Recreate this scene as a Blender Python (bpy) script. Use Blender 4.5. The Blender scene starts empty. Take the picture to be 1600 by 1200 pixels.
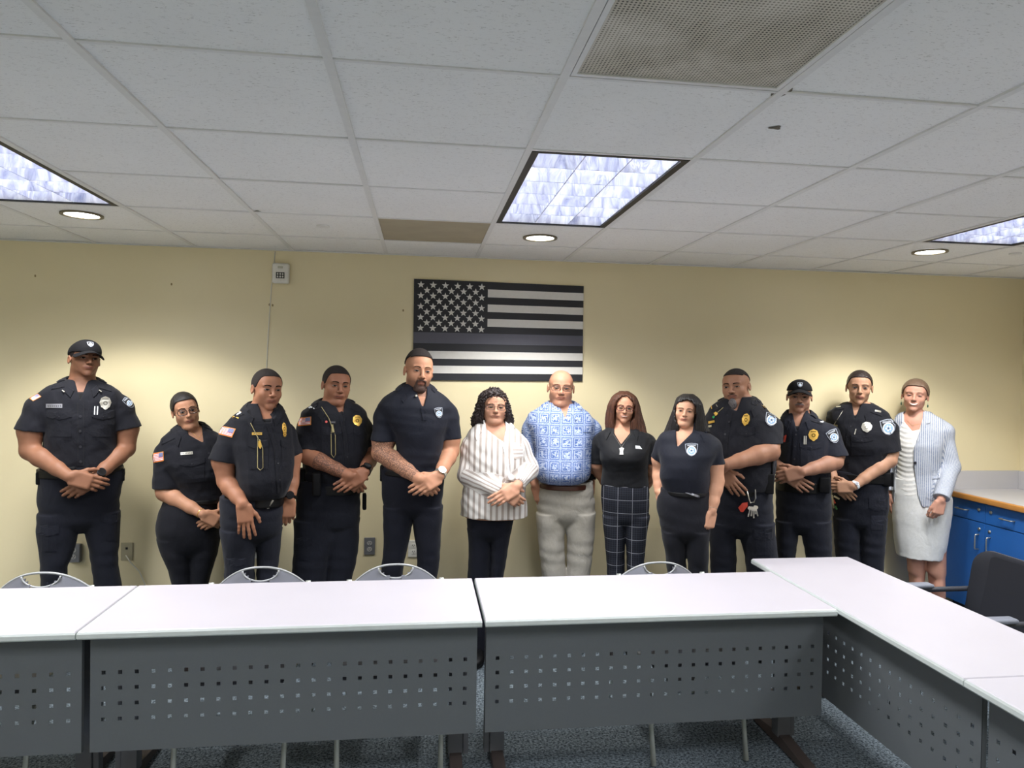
import bpy, bmesh, math, random
import numpy as np
from mathutils import Vector, Matrix
from mathutils.bvhtree import BVHTree

scene = bpy.context.scene
COL = scene.collection
R = math.radians
random.seed(7)

# ------------------------------------------------------------------ camera
FPX, YAW, PITCH, ROLL, CAMZ = 1086.0, .130, -.0152, .0164, 1.73

def cam_axes(y, p, r):
    cy, sy, cp, sp = math.cos(y), math.sin(y), math.cos(p), math.sin(p)
    F = np.array([sy * cp, cy * cp, sp]); X = np.array([cy, -sy, 0.]); U = np.cross(X, F)
    cr, sr = math.cos(r), math.sin(r)
    return X * cr + U * sr, -X * sr + U * cr, F
CR, CU, CF = cam_axes(YAW, PITCH, ROLL)
cam = bpy.data.cameras.new('camera'); camo = bpy.data.objects.new('camera', cam); COL.objects.link(camo)
cam.sensor_width = 36; cam.lens = FPX / 1600 * 36; cam.clip_start = .05
m = Matrix.Identity(4)
for i in range(3):
    m[i][0], m[i][1], m[i][2] = CR[i], CU[i], -CF[i]
m[2][3] = CAMZ
camo.matrix_world = m
scene.camera = camo

# ------------------------------------------------------------------ node helpers
def lin(c):
    return tuple(((v / 255) / 12.92 if v / 255 <= .04045 else ((v / 255 + .055) / 1.055) ** 2.4) for v in c[:3]) + (1,)

class NT:
    def __init__(s, name):
        s.m = bpy.data.materials.new(name); s.m.use_nodes = True
        s.t = s.m.node_tree; s.t.nodes.clear()
        s.out = s.n('ShaderNodeOutputMaterial'); s.b = s.n('ShaderNodeBsdfPrincipled')
        s.l(s.b.outputs[0], s.out.inputs[0])
    def n(s, k, **kw):
        x = s.t.nodes.new(k)
        for a, v in kw.items(): setattr(x, a, v)
        return x
    def l(s, a, b): s.t.links.new(a, b)
    def setv(s, sock, v):
        if hasattr(v, 'is_output'): s.l(v, sock)
        else: sock.default_value = v
    def math(s, op, a, b=0., c=None):
        x = s.n('ShaderNodeMath', operation=op); s.setv(x.inputs[0], a); s.setv(x.inputs[1], b)
        if c is not None: s.setv(x.inputs[2], c)
        return x.outputs[0]
    def coord(s, kind='Object', scale=(1, 1, 1)):
        t = s.n('ShaderNodeTexCoord'); mp = s.n('ShaderNodeMapping'); mp.inputs['Scale'].default_value = scale
        s.l(t.outputs[kind], mp.inputs[0]); return mp.outputs[0]
    def noise(s, sc, det=3, vec=None, rough=.5, dist=0):
        x = s.n('ShaderNodeTexNoise'); x.inputs['Scale'].default_value = sc; x.inputs['Detail'].default_value = det
        x.inputs['Roughness'].default_value = rough; x.inputs['Distortion'].default_value = dist
        s.l(vec if vec is not None else s.coord(), x.inputs['Vector']); return x.outputs[0]
    def mix(s, fac, a, b, mode='MIX'):
        x = s.n('ShaderNodeMix', data_type='RGBA', blend_type=mode); s.setv(x.inputs[0], fac)
        s.setv(x.inputs[6], a); s.setv(x.inputs[7], b); return x.outputs[2]
    def ramp(s, fac, a, b):
        x = s.n('ShaderNodeMapRange'); s.setv(x.inputs[0], fac); x.inputs[1].default_value = a; x.inputs[2].default_value = b
        return x.outputs[0]
    def bump(s, h, strength=.3, dist=.002):
        x = s.n('ShaderNodeBump'); x.inputs['Strength'].default_value = strength; x.inputs['Distance'].default_value = dist
        s.l(h, x.inputs['Height']); s.l(x.outputs[0], s.b.inputs['Normal'])
    def base(s, v): s.setv(s.b.inputs['Base Color'], v)
    def set(s, **kw):
        for k, v in kw.items(): s.setv(s.b.inputs[{'rough': 'Roughness', 'metal': 'Metallic', 'spec': 'Specular IOR Level', 'sheen': 'Sheen Weight', 'coat': 'Coat Weight'}[k]], v)

def simple(name, c, rough=.5, metal=0., spec=.5, var=.06, sc=40, bump=0., bd=.001, vec=(1, 1, 1)):
    t = NT(name); v = t.coord(scale=vec); n = t.noise(sc, 3, v)
    c1 = lin(c); c0 = tuple(max(0, x * (1 - var)) for x in c1[:3]) + (1,); c2 = tuple(min(1, x * (1 + var)) for x in c1[:3]) + (1,)
    t.base(t.mix(n, c0, c2)); t.set(rough=rough, metal=metal, spec=spec)
    if bump: t.bump(n, bump, bd)
    return t.m

def cloth(name, c, rough=.85, wr=.5, wd=.004, sheen=.15, spec=.25):
    """woven cloth: fine weave plus soft crease bump"""
    t = NT(name); v = t.coord()
    n = t.noise(7, 3, t.coord(scale=(1.2, 1, .9)), .55, 1.6); w = t.noise(600, 2, v)
    c1 = lin(c)
    t.base(t.mix(t.noise(60, 3, v), tuple(x * .9 for x in c1[:3]) + (1,), tuple(min(1, x * 1.1) for x in c1[:3]) + (1,)))
    t.set(rough=rough, spec=spec, sheen=sheen)
    h = t.math('ADD', n, t.math('MULTIPLY', w, .08)); t.bump(h, wr, wd * 2.5)
    return t.m

M = {}
M['uniform'] = cloth('uniform_black_cloth', (17, 18, 26), sheen=.05)
M['uniform2'] = cloth('uniform_trouser_cloth', (24, 26, 36), .9, sheen=.05)
M['navy'] = cloth('navy_polo_cloth', (17, 20, 32), .75, .4, sheen=.05)
M['navytr'] = cloth('navy_trouser_cloth', (15, 17, 29), sheen=.05)
M['blackpolo'] = cloth('black_polo_cloth', (19, 20, 24), .7, .4, sheen=.05)
M['tee'] = cloth('black_undershirt_cloth', (14, 14, 18))
M['khaki'] = cloth('khaki_trouser_cloth', (172, 166, 155), .85, .8, .005)
M['whitetop'] = cloth('white_draped_cloth', (226, 224, 220), .6, .5)
M['skirt'] = cloth('white_skirt_cloth', (216, 216, 214), .5, .35)
M['cap'] = cloth('black_cap_cloth', (12, 12, 16), .9, .1, sheen=.0)
M['leather'] = simple('black_leather', (9, 9, 11), .5, spec=.25, bump=.2, sc=200)
M['brownleather'] = simple('brown_leather', (70, 38, 26), .4, sc=100)
M['holster'] = simple('black_nylon', (9, 9, 12), .7, spec=.2, bump=.3, sc=300)
M['gold'] = simple('gold_metal', (226, 182, 88), .3, .6, sc=150, var=.2)
M['silver'] = simple('silver_metal', (196, 192, 180), .28, .8, sc=150, var=.15)
M['cord'] = simple('khaki_cord', (150, 138, 96), .7, sc=300)
M['white'] = simple('white_thread', (225, 228, 232), .7)
M['grey'] = simple('grey_thread', (150, 156, 168), .7)
M['lightblue'] = simple('light_blue_thread', (128, 158, 190), .7, sc=200, var=.3)
M['blackthread'] = simple('black_thread', (12, 12, 16), .8)
M['redthread'] = simple('red_thread', (205, 90, 84), .7)
M['bluethread'] = simple('blue_thread', (62, 80, 160), .7)
M['orangethread'] = simple('orange_thread', (205, 130, 50), .7)
M['tag'] = simple('name_tag_grey', (130, 130, 136), .4, .3)
M['tagdark'] = simple('name_tag_letters', (60, 60, 66), .5)
M['eyewhite'] = simple('eye_white', (168, 156, 150), .3)
M['iris'] = simple('dark_iris', (22, 13, 10), .5, spec=.2)
M['lash'] = simple('dark_lash', (22, 15, 13), .7)
M['browm'] = simple('brow_hair', (24, 16, 14), .9, spec=.1)
M['teeth'] = simple('teeth', (238, 232, 222), .3)
M['frame_dark'] = simple('dark_glasses_frame', (40, 26, 26), .3)
M['frame_red'] = simple('red_glasses_frame', (84, 32, 30), .3)
M['frame_metal'] = simple('metal_glasses_frame', (95, 85, 80), .3, .8)
M['redplastic'] = simple('red_plastic', (210, 70, 50), .4)
M['greenplastic'] = simple('green_plastic', (30, 130, 70), .4)
M['pearl'] = simple('pearl_pendant', (232, 226, 210), .3)
M['button'] = simple('dark_button', (40, 40, 46), .3)
M['inkmark'] = simple('letters_blue_grey', (70, 84, 110), .7)

def glassmat():
    t = NT('spectacle_lens'); t.t.nodes.remove(t.b)
    a = t.n('ShaderNodeBsdfTransparent'); g = t.n('ShaderNodeBsdfGlossy'); g.inputs['Roughness'].default_value = .05
    mx = t.n('ShaderNodeMixShader'); mx.inputs[0].default_value = .035
    t.l(a.outputs[0], mx.inputs[1]); t.l(g.outputs[0], mx.inputs[2]); t.l(mx.outputs[0], t.out.inputs[0]); return t.m
M['lens'] = glassmat()

def hairmat(name, c, c2=None, rough=.42, sc=(55, 55, 5)):
    t = NT(name); v = t.coord(scale=sc); n = t.noise(3.5, 5, v, .7, .6)
    c1 = lin(c); cc = lin(c2) if c2 else tuple(x * 2.2 for x in c1[:3]) + (1,)
    t.base(t.mix(t.ramp(n, .35, .75), c1, cc)); t.set(rough=rough, spec=.4); t.bump(n, .6, .006); return t.m
M['hair_black'] = hairmat('black_hair', (16, 13, 14))
M['hair_brown'] = hairmat('brown_hair', (44, 26, 20), (112, 70, 50))
M['hair_dark'] = hairmat('dark_brown_hair', (18, 12, 12), (52, 38, 36))
M['hair_light'] = hairmat('light_brown_hair', (84, 66, 54), (136, 112, 92))
M['hair_grey'] = hairmat('grey_beard_hair', (44, 40, 42), (112, 106, 106), sc=(120, 120, 30))
M['hair_beard'] = hairmat('dark_brown_beard', (46, 32, 28), (92, 66, 56), .8, (160, 160, 60))
M['hair_stub'] = hairmat('cropped_black_hair', (24, 19, 19), (46, 36, 34), .85, (220, 220, 220))

def skinmat(name, c, tattoo=False):
    t = NT(name); a = t.n('ShaderNodeAttribute', attribute_name='tone')   # r lips, g stubble, b ink
    sp = t.n('ShaderNodeSeparateColor'); t.l(a.outputs['Color'], sp.inputs[0])
    v = t.coord(); n = t.noise(25, 4, v); c1 = lin(c); c1 = (c1[0] * .82, c1[1] * .87, c1[2] * .83, 1)
    dk = (c1[0] * .86, c1[1] * .78, c1[2] * .76, 1)
    col = t.mix(n, dk, (min(1, c1[0] * 1.12), min(1, c1[1] * 1.1), min(1, c1[2] * 1.08), 1))
    lip = (c1[0] * .74, c1[1] * .46, c1[2] * .50, 1)
    col = t.mix(sp.outputs[0], col, lip)
    st = (c1[0] * .28, c1[1] * .26, c1[2] * .30, 1)
    col = t.mix(sp.outputs[1], col, st)
    if tattoo:
        w = t.n('ShaderNodeTexWave', wave_type='BANDS', bands_direction='DIAGONAL'); w.inputs['Scale'].default_value = 26
        w.inputs['Distortion'].default_value = 9; w.inputs['Detail'].default_value = 2; w.inputs['Detail Scale'].default_value = 2
        t.l(v, w.inputs['Vector'])
        vr = t.n('ShaderNodeTexVoronoi', feature='DISTANCE_TO_EDGE'); vr.inputs['Scale'].default_value = 105; t.l(v, vr.inputs['Vector'])
        k = t.math('MAXIMUM', t.math('LESS_THAN', vr.outputs['Distance'], .11), t.math('GREATER_THAN', w.outputs['Fac'], .74))
        k = t.math('MULTIPLY', t.math('MULTIPLY', k, sp.outputs[2]), .72)
        col = t.mix(k, col, (c1[0] * .18, c1[1] * .2, c1[2] * .26, 1))
    t.base(col); t.set(rough=.58, spec=.35)
    t.b.inputs['Subsurface Weight'].default_value = .06; t.b.inputs['Subsurface Radius'].default_value = (.01, .004, .002)
    t.bump(t.noise(350, 2, v), .12, .0006)
    return t.m

# ------------------------------------------------------------------ object helpers
def obj(name, verts, faces, mats, parent=None, midx=None, smooth=True):
    me = bpy.data.meshes.new(name)
    if isinstance(verts, np.ndarray) and isinstance(faces, np.ndarray):
        nv, nf = len(verts), len(faces)
        me.vertices.add(nv); me.vertices.foreach_set('co', verts.astype(np.float32).ravel())
        me.loops.add(nf * 4); me.loops.foreach_set('vertex_index', faces.astype(np.int32).ravel())
        me.polygons.add(nf); me.polygons.foreach_set('loop_start', np.arange(0, nf * 4, 4, dtype=np.int32))
        me.update(calc_edges=True)
    else:
        me.from_pydata([tuple(v) for v in verts], [], faces); me.update()
    if not isinstance(mats, (list, tuple)): mats = [mats]
    for x in mats: me.materials.append(x)
    if midx is not None: me.polygons.foreach_set('material_index', np.array(midx, dtype=np.int32))
    if smooth: me.polygons.foreach_set('use_smooth', np.ones(len(me.polygons), dtype=bool))
    o = bpy.data.objects.new(name, me); COL.objects.link(o)
    if parent: o.parent = parent
    return o

def thing(name, label, cat, loc=(0, 0, 0), rz=0, group=None):
    o = bpy.data.objects.new(name, None); COL.objects.link(o); o.location = loc; o.rotation_euler = (0, 0, rz)
    o['label'] = label; o['category'] = cat
    if group: o['group'] = group
    return o
def tag(o, label, cat, group=None):
    o['label'] = label; o['category'] = cat
    if group: o['group'] = group
    return o

class MB:
    """mesh builder: boxes, tubes, prisms in one mesh"""
    def __init__(s): s.v = []; s.f = []; s.mi = []; s.cur = 0
    def add(s, v, f):
        n = len(s.v); s.v += [tuple(x) for x in v]; s.f += [tuple(i + n for i in q) for q in f]; s.mi += [s.cur] * len(f); return s
    def box(s, a, b):
        x0, y0, z0 = a; x1, y1, z1 = b
        s.add([(x0, y0, z0), (x1, y0, z0), (x1, y1, z0), (x0, y1, z0), (x0, y0, z1), (x1, y0, z1), (x1, y1, z1), (x0, y1, z1)],
              [(0, 3, 2, 1), (4, 5, 6, 7), (0, 1, 5, 4), (1, 2, 6, 5), (2, 3, 7, 6), (3, 0, 4, 7)]); return s
    def rbox(s, a, b, r=.004, seg=2):
        bm = bmesh.new(); bmesh.ops.create_cube(bm, size=1)
        for v in bm.verts: v.co = Vector([(a[i] + b[i]) / 2 + v.co[i] * (b[i] - a[i]) for i in range(3)])
        bmesh.ops.bevel(bm, geom=bm.edges[:], offset=r, segments=seg, affect='EDGES', profile=.5)
        bm.verts.index_update(); s.add([v.co[:] for v in bm.verts], [[v.index for v in f.verts] for f in bm.faces]); bm.free(); return s
    def tube(s, pts, r, seg=8, closed=False):
        pts = [np.array(p, float) for p in pts]; n = len(pts); ring = []; up = np.array([.13, .31, .94]); 
        rs = r if isinstance(r, (list, tuple)) else [r] * n
        for i in range(n):
            a = pts[i - 1] if (i > 0 or closed) else pts[i]; b = pts[(i + 1) % n] if (i < n - 1 or closed) else pts[i]
            d = b - a; d /= (np.linalg.norm(d) + 1e-9)
            x = np.cross(d, up); 
            if np.linalg.norm(x) < .05: x = np.cross(d, [1, 0, 0])
            x /= np.linalg.norm(x); y = np.cross(x, d)
            ring.append([pts[i] + rs[i] * (x * math.cos(k * 2 * math.pi / seg) + y * math.sin(k * 2 * math.pi / seg)) for k in range(seg)])
        v = [p for q in ring for p in q]; f = []
        for i in range(n if closed else n - 1):
            j = (i + 1) % n
            for k in range(seg): f.append((i * seg + k, j * seg + k, j * seg + (k + 1) % seg, i * seg + (k + 1) % seg))
        if not closed: f.append(tuple(range(seg))); f.append(tuple((n - 1) * seg + k for k in reversed(range(seg))))
        s.add(v, f); return s
    def prism(s, poly, d):
        """poly: list of 3d points, d: extrusion vector"""
        n = len(poly); v = [tuple(p) for p in poly] + [tuple(np.array(p) + np.array(d)) for p in poly]
        f = [tuple(range(n)), tuple(reversed(range(n, 2 * n)))] + [(i, (i + 1) % n, n + (i + 1) % n, n + i)[::-1] for i in range(n)]
        s.add(v, f); return s
    def build(s, name, mats, parent=None, smooth=False):
        o = obj(name, s.v, s.f, mats, parent, s.mi, smooth)
        bm = bmesh.new(); bm.from_mesh(o.data); bmesh.ops.recalc_face_normals(bm, faces=bm.faces[:]); bm.to_mesh(o.data); bm.free()
        if smooth == 'auto':
            o.data.polygons.foreach_set('use_smooth', np.ones(len(o.data.polygons), dtype=bool))
            try: o.data.set_sharp_from_angle(angle=R(40))
            except Exception: pass
        return o
def struct(o): o['kind'] = 'structure'; return o
EXPO = 0.27
# ================================================================== ROOM
YW, XR, XL, YB, ZC, T = 4.77, 4.555, -5.3, -3.6, 2.52, .6096
GX, GY = -.2452, 1.823                       # ceiling grid: column line 0 and row line 1

def wallmat():
    t = NT('cream_wall_paint'); v = t.coord(); n = t.noise(3, 4, v)
    t.base(t.mix(n, lin((223, 210, 172)), lin((228, 216, 179)))); t.set(rough=.38, spec=.45); t.bump(t.noise(160, 3, v), .15, .001); return t.m
def carpetmat():
    t = NT('blue_grey_carpet'); v = t.coord(); n = t.noise(85, 3, v, .8); n2 = t.noise(900, 2, v, .8)
    k = t.ramp(t.math('ADD', t.math('MULTIPLY', n, .8), t.math('MULTIPLY', n2, .2)), .40, .62)
    t.base(t.mix(k, lin((36, 45, 52)), lin((146, 158, 166)))); t.set(rough=.98, spec=.1); t.bump(n2, .8, .004); return t.m
def tilemat():
    t = NT('mineral_fibre_tile'); v = t.coord(scale=(1, 3.2, 1)); n = t.noise(70, 5, v, .75); s = t.noise(2.2, 3, t.coord())
    pits = t.ramp(n, .34, .42)
    c = t.mix(s, lin((232, 232, 230)), lin((243, 243, 241)))
    c = t.mix(pits, lin((186, 184, 180)), c); t.base(c); t.set(rough=.95, spec=.1); t.bump(pits, .25, .002); return t.m
M['wall'] = wallmat(); M['carpet'] = carpetmat(); M['tile'] = tilemat()
M['tbar'] = simple('ceiling_grid_metal', (222, 222, 220), .5)
M['tiledirt'] = simple('stained_ceiling_tile', (168, 158, 136), .95, var=.12, sc=9)

def box_struct(name, a, b, mat): return struct(MB().box(a, b).build(name, mat))
box_struct('floor', (XL, YB, -.06), (XR, YW, 0), M['carpet'])
box_struct('wall_back', (XL - .1, YW, -.06), (XR + .1, YW + .12, ZC + .3), M['wall'])
box_struct('wall_right', (XR, YB, -.06), (XR + .12, YW, ZC + .3), M['wall'])
box_struct('wall_left', (XL - .12, YB, -.06), (XL, YW, ZC + .3), M['wall'])
box_struct('wall_front', (XL - .1, YB - .12, -.06), (XR + .1, YB, ZC + .3), M['wall'])

FIX = [(c, r) for c in (-7, -3, 1, 5) for r in (2, -2, -6)]      # 2x4 ft troffers: column, first row line
skip = set()
for c, r in FIX:
    skip.add((c, r)); skip.add((c, r + 1))
VENT = [(1, 0)]; DIRT = (0, 4)
skip.add((1, 0))
# ceiling tiles: a slab with the holes for troffers left open
mb = MB()
ncol = range(-9, 9); nrow = range(-9, 7)
for i in ncol:
    for j in nrow:
        if (i, j) in skip: continue
        x0, x1 = max(XL, GX + i * T), min(XR, GX + (i + 1) * T); y0, y1 = max(YB, GY + (j - 1) * T), min(YW, GY + j * T)
        if x1 - x0 < .02 or y1 - y0 < .02: continue
        mb.cur = 0
        if (i, j) == DIRT: mb.cur = 1
        zz = ZC + random.uniform(.001, .0035)
        mb.box((x0, y0, zz), (x1, y1, zz + .02))
mb.cur = 2
W = .012
for i in ncol:
    x = GX + i * T
    if x < XL + .03 or x > XR - .03: continue
    mb.box((x - W, YB, ZC - .004), (x + W, YW, ZC + .004))
for j in nrow:
    y = GY + (j - 1) * T
    if y < YB + .03 or y > YW - .03: continue
    for i in ncol:                       # cross tees stop at the troffers they would cut
        if (i, j) in skip and (i, j - 1) in skip and (i, j) != (1, 0): continue
        x0, x1 = max(XL, GX + i * T + W), min(XR, GX + (i + 1) * T - W)
        if x1 > x0: mb.box((x0, y - W * .55, ZC - .0025), (x1, y + W * .55, ZC + .003))
struct(mb.build('ceiling', [M['tile'], M['tiledirt'], M['tbar']]))
struct(MB().box((XL, YB, ZC + .2), (XR, YW, ZC + .3)).build('ceiling', simple('plenum_deck', (90, 90, 90), .9)))
mb = MB(); w = .022
mb.box((XL, YW - w, ZC - .005), (XR, YW - .0005, ZC)).box((XR - w, YB, ZC - .005), (XR - .0005, YW - w, ZC))
mb.box((XL + .0005, YB, ZC - .005), (XL + w, YW - w, ZC)).box((XL, YB + .0005, ZC - .005), (XR, YB + w, ZC))
struct(mb.build('trim_ceiling', M['tbar']))
M['base'] = simple('grey_vinyl_base', (92, 90, 86), .6)
struct(MB().box((XL, YW - .006, .001), (3.9, YW - .0005, .1)).build('baseboard_back', M['base']))

# ---------------------------------------------------------------- troffers
def emit(name, c, s):
    t = NT(name); t.t.nodes.remove(t.b); e = t.n('ShaderNodeEmission'); e.inputs[0].default_value = c; e.inputs[1].default_value = s
    t.l(e.outputs[0], t.out.inputs[0]); return t.m
LAMP = (.92, .94, 1, 1)
M['tubelamp'] = emit('fluorescent_tube_light', LAMP, 19)
M['downlamp'] = emit('downlight_lamp_light', (1, .99, .97, 1), 14)
M['blackframe'] = simple('black_troffer_frame', (12, 12, 14), .5)
M['housing'] = simple('white_troffer_housing', (205, 208, 220), .35, .2)
def louvremat():
    t = NT('specular_parabolic_louver'); n = t.noise(14, 4, t.coord(scale=(1, 1, .3)), .6, 1.5)
    t.base(t.mix(t.ramp(n, .3, .7), lin((150, 156, 184)), lin((248, 249, 254)))); t.set(metal=.4, rough=.25); t.bump(n, .5, .02); return t.m
M['louver'] = louvremat()

def troffer(label, x0, y0, group='parabolic ceiling troffers'):
    t = thing('ceiling_light', label, 'light', (x0 + T / 2, y0 + T, ZC), 0, group)
    hx, hy = T / 2 - .012, T - .012
    f = MB()          # black inner frame
    for a, b in (((-hx, -hy, -.003), (-hx + .028, hy, .03)), ((hx - .028, -hy, -.003), (hx, hy, .03)),
                 ((-hx + .028, -hy, -.003), (hx - .028, -hy + .016, .03)), ((-hx + .028, hy - .012, -.003), (hx - .028, hy, .03))): f.box(a, b)
    f.build('frame', M['blackframe'], t)
    h = MB(); hh = .15
    h.box((-hx, -hy, hh), (hx, hy, hh + .01))
    h.box((-hx, -hy, .03), (-hx + .006, hy, hh)).box((hx - .006, -hy, .03), (hx, hy, hh)).box((-hx + .006, -hy, .03), (hx - .006, -hy + .006, hh)).box((-hx + .006, hy - .006, .03), (hx - .006, hy, hh))
    h.build('housing', M['housing'], t)
    ix, iy = hx - .028, hy - .014
    for k in range(3):
        x = -ix + (k + .5) * 2 * ix / 3
        MB().tube([(x, -iy + .02, .118), (x, iy - .02, .118)], .013, 10).build('lamp_tube', M['tubelamp'], t, True)
    lv = MB()          # parabolic blades: wedge section, thin at the bottom, curved flanks
    def blade(p, q, ax):
        sec = [(.0, .002), (.03, .0), (.055, .0)]
        prof = [(-.0018, .004), (-.0035, .025), (-.009, .05), (-.017, .072), (.017, .072), (.009, .05), (.0035, .025), (.0018, .004)]
        if ax == 'y': poly = [(p + a, -iy, b) for a, b in prof]; lv.prism(poly, (0, 2 * iy, 0))
        else: poly = [(-ix, p + a, b) for a, b in prof]; lv.prism(poly, (2 * ix, 0, 0))
    for k in range(1, 3): blade(-ix + k * 2 * ix / 3, 0, 'y')
    for k in range(1, 6): blade(-iy + k * 2 * iy / 6, 0, 'x')
    # side reflectors
    for sx in (-1, 1): lv.prism([(sx * ix, -iy, .004), (sx * (ix - .003), -iy, .004), (sx * (ix - .012), -iy, .045), (sx * (ix - .03), -iy, .09), (sx * ix, -iy, .09)], (0, 2 * iy, 0))
    for sy in (-1, 1): lv.prism([(-ix, sy * iy, .004), (-ix, sy * (iy - .003), .004), (-ix, sy * (iy - .012), .045), (-ix, sy * (iy - .03), .09), (-ix, sy * iy, .09)], (2 * ix, 0, 0))
    lv.build('louver', M['louver'], t, 'auto')
    return t
POW = 1.0
LBL = {(1, 2): 'fluorescent troffer with mirrored louver directly above the dark flag', (-3, 2): 'fluorescent troffer cut off by the left edge of the photo',
       (5, 2): 'fluorescent troffer cut by the right edge of the photo beside the last downlight'}
for c, r in FIX:
    x0 = GX + c * T; y0 = GY + (r - 1) * T
    if x0 < XL or x0 + T > XR: continue
    if y0 < YB: continue
    if (c, r) in LBL: troffer(LBL[(c, r)], x0, y0)
    else: troffer('fluorescent troffer in the ceiling behind the photographer', x0, y0, 'troffers behind the photographer')
    L = bpy.data.lights.new('troffer_lamp', 'AREA'); L.shape = 'RECTANGLE'; L.size = T - .1; L.size_y = 2 * T - .1
    L.energy = 29 * POW; L.color = (.97, .985, 1); L.spread = R(150)
    o = bpy.data.objects.new('troffer_lamp', L); COL.objects.link(o); o.location = (x0 + T / 2, y0 + T, ZC - .008)

def disc(mb, c, r0, r1, z0, z1, n=32):
    """ring wall between two circles"""
    v = []; 
    for k in range(n):
        a = 2 * math.pi * k / n; v += [(c[0] + r0 * math.cos(a), c[1] + r0 * math.sin(a), z0), (c[0] + r1 * math.cos(a), c[1] + r1 * math.sin(a), z1)]
    f = [(2 * k, 2 * ((k + 1) % n), 2 * ((k + 1) % n) + 1, 2 * k + 1) for k in range(n)]
    mb.add(v, f)
DL = [(.671, 3.984, 'round downlight in the ceiling above the dark flag'), (-1.761, 3.887, 'round downlight above the tall person in the black cap'), (3.084, 3.911, 'round downlight above the right end of the row of people'),
      (-4.2, 3.93, 'round downlight')]
for x, y, lb in DL:
    if x < -4: continue
    t = thing('downlight', lb, 'light', (x, y, ZC), 0, 'round recessed downlights')
    m_ = MB(); disc(m_, (0, 0), .100, .100, -.008, 0); disc(m_, (0, 0), .100, .082, -.008, -.008); disc(m_, (0, 0), .082, .080, -.008, .0)
    m_.build('trim_ring', simple('aged_brass_trim', (120, 112, 92), .4, .5), t, True)
    m_ = MB(); disc(m_, (0, 0), .080, .001, -.003, -.004); m_.build('lamp', M['downlamp'], t, True)
    L = bpy.data.lights.new('downlight_lamp', 'SPOT'); L.energy = 62; L.color = (1, .975, .93); L.spot_size = R(118); L.spot_blend = .35; L.shadow_soft_size = .08
    o = bpy.data.objects.new('downlight_lamp', L); COL.objects.link(o); o.location = (x, y, ZC - .05)

# ---------------------------------------------------------------- return-air grille, sensor, pits
def grillemat():
    t = NT('perforated_grille'); v = t.coord()
    mp = t.n('ShaderNodeTexVoronoi'); mp.inputs['Scale'].default_value = 105; mp.inputs['Randomness'].default_value = .0; t.l(v, mp.inputs['Vector'])
    hole = t.math('LESS_THAN', mp.outputs['Distance'], .30)
    d = t.ramp(t.noise(3.2, 3, v, .6, .6), .4, .66)
    pl = t.mix(d, lin((190, 183, 166)), lin((214, 208, 196)))
    t.base(t.mix(hole, pl, t.mix(d, lin((60, 56, 48)), lin((150, 144, 130))))); t.set(rough=.7); return t.m
M['grille'] = grillemat()
x0, y0 = GX + T, GY - T
t = thing('air_return_grille', 'dusty beige perforated air grille set in the ceiling grid at the top of the photo', 'vent', (x0 + T / 2, y0 + T / 2, ZC))
h = T / 2 - .014
MB().box((-h, -h, .001), (h, h, .004)).build('grille_face', M['grille'], t)
f = MB()
for a, b in (((-h, -h, -.004), (-h + .014, h, .001)), ((h - .014, -h, -.004), (h, h, .001)), ((-h + .014, -h, -.004), (h - .014, -h + .014, .001)), ((-h + .014, h - .014, -.004), (h - .014, h, .001))): f.box(a, b)
f.build('frame', M['tbar'], t)
for i, (x, y, z, s) in enumerate(((-.544, 3.919, ZC, .034), (3.62, 3.86, ZC, .034))):
    m_ = MB(); disc(m_, (x, y), s, s, ZC - .006, ZC + .002); disc(m_, (x, y), s, .001, ZC - .006, ZC - .009)
    tag(m_.build('smoke_detector_cover', M['tbar'], None, True), ['small round white ceiling cap left of the stained ceiling tile', 'small round white cap in the ceiling at the right edge of the photo'][i], 'cover')
def pix(px, py, z=None, Y=None, X=None):
    d = CR * (px - 800) / FPX - CU * (py - 600) / FPX + CF; c = np.array([0, 0, CAMZ])
    if z is not None: return c + d * (z - CAMZ) / d[2]
    if Y is not None: return c + d * Y / d[1]
    return c + d * X / d[0]
M['dirt'] = simple('dirt_grey', (104, 98, 86), .95, sc=60, var=.3)
def blob(u, v, rx, ry, z=ZC - .0005):
    c = pix(u, v, z=z); n = 14; P = [(c[0], c[1], z)]
    for k in range(n):
        a = k * 2 * math.pi / n; q = .75 + .25 * math.sin(3 * a + u); P.append((c[0] + rx * q * math.cos(a), c[1] + ry * q * math.sin(a), z))
    return P, [(0, 1 + k, 1 + (k + 1) % n)[::-1] for k in range(n)]
m_ = MB()
for a in ((1212, 200, .025, .018), (1216, 148, .028, .07), (402, 330, .02, .012)): v_, f_ = blob(*a); m_.add(v_, f_)
struct(m_.build('trim_stains', M['dirt']))

# ---------------------------------------------------------------- flag on the wall
tl, tr, br, bl = [pix(*p, Y=YW - .012) for p in ((647, 435.5), (912, 447), (910, 595.5), (645, 594))]
def fb(u, v): a = tl * (1 - u) + tr * u; b = bl * (1 - u) + br * u; return a * (1 - v) + b * v
t = thing('wall_flag', 'black and white flag board with one grey stripe and fifty stars on the cream wall', 'flag', tuple(bl * .5 + br * .5))
org = bl * .5 + br * .5
M['fblack'] = simple('flag_black', (27, 28, 36), .55, sc=8, var=.25); M['fwhite'] = simple('flag_white', (214, 212, 208), .6); M['fgrey'] = simple('flag_grey', (82, 82, 94), .6)
mb = MB()
q = [fb(0, 0), fb(1, 0), fb(1, 1), fb(0, 1)]; mb.prism([p - org for p in q], (0, .010, 0)); mb.build('backing', M['fblack'], t)
def quad(u0, u1, v0, v1, name, mat, th=.0016):
    q = [fb(u0, v0), fb(u1, v0), fb(u1, v1), fb(u0, v1)]; MB().prism([p - org for p in q], (0, -th, 0)).build(name, mat, t)
cu = .428
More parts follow.
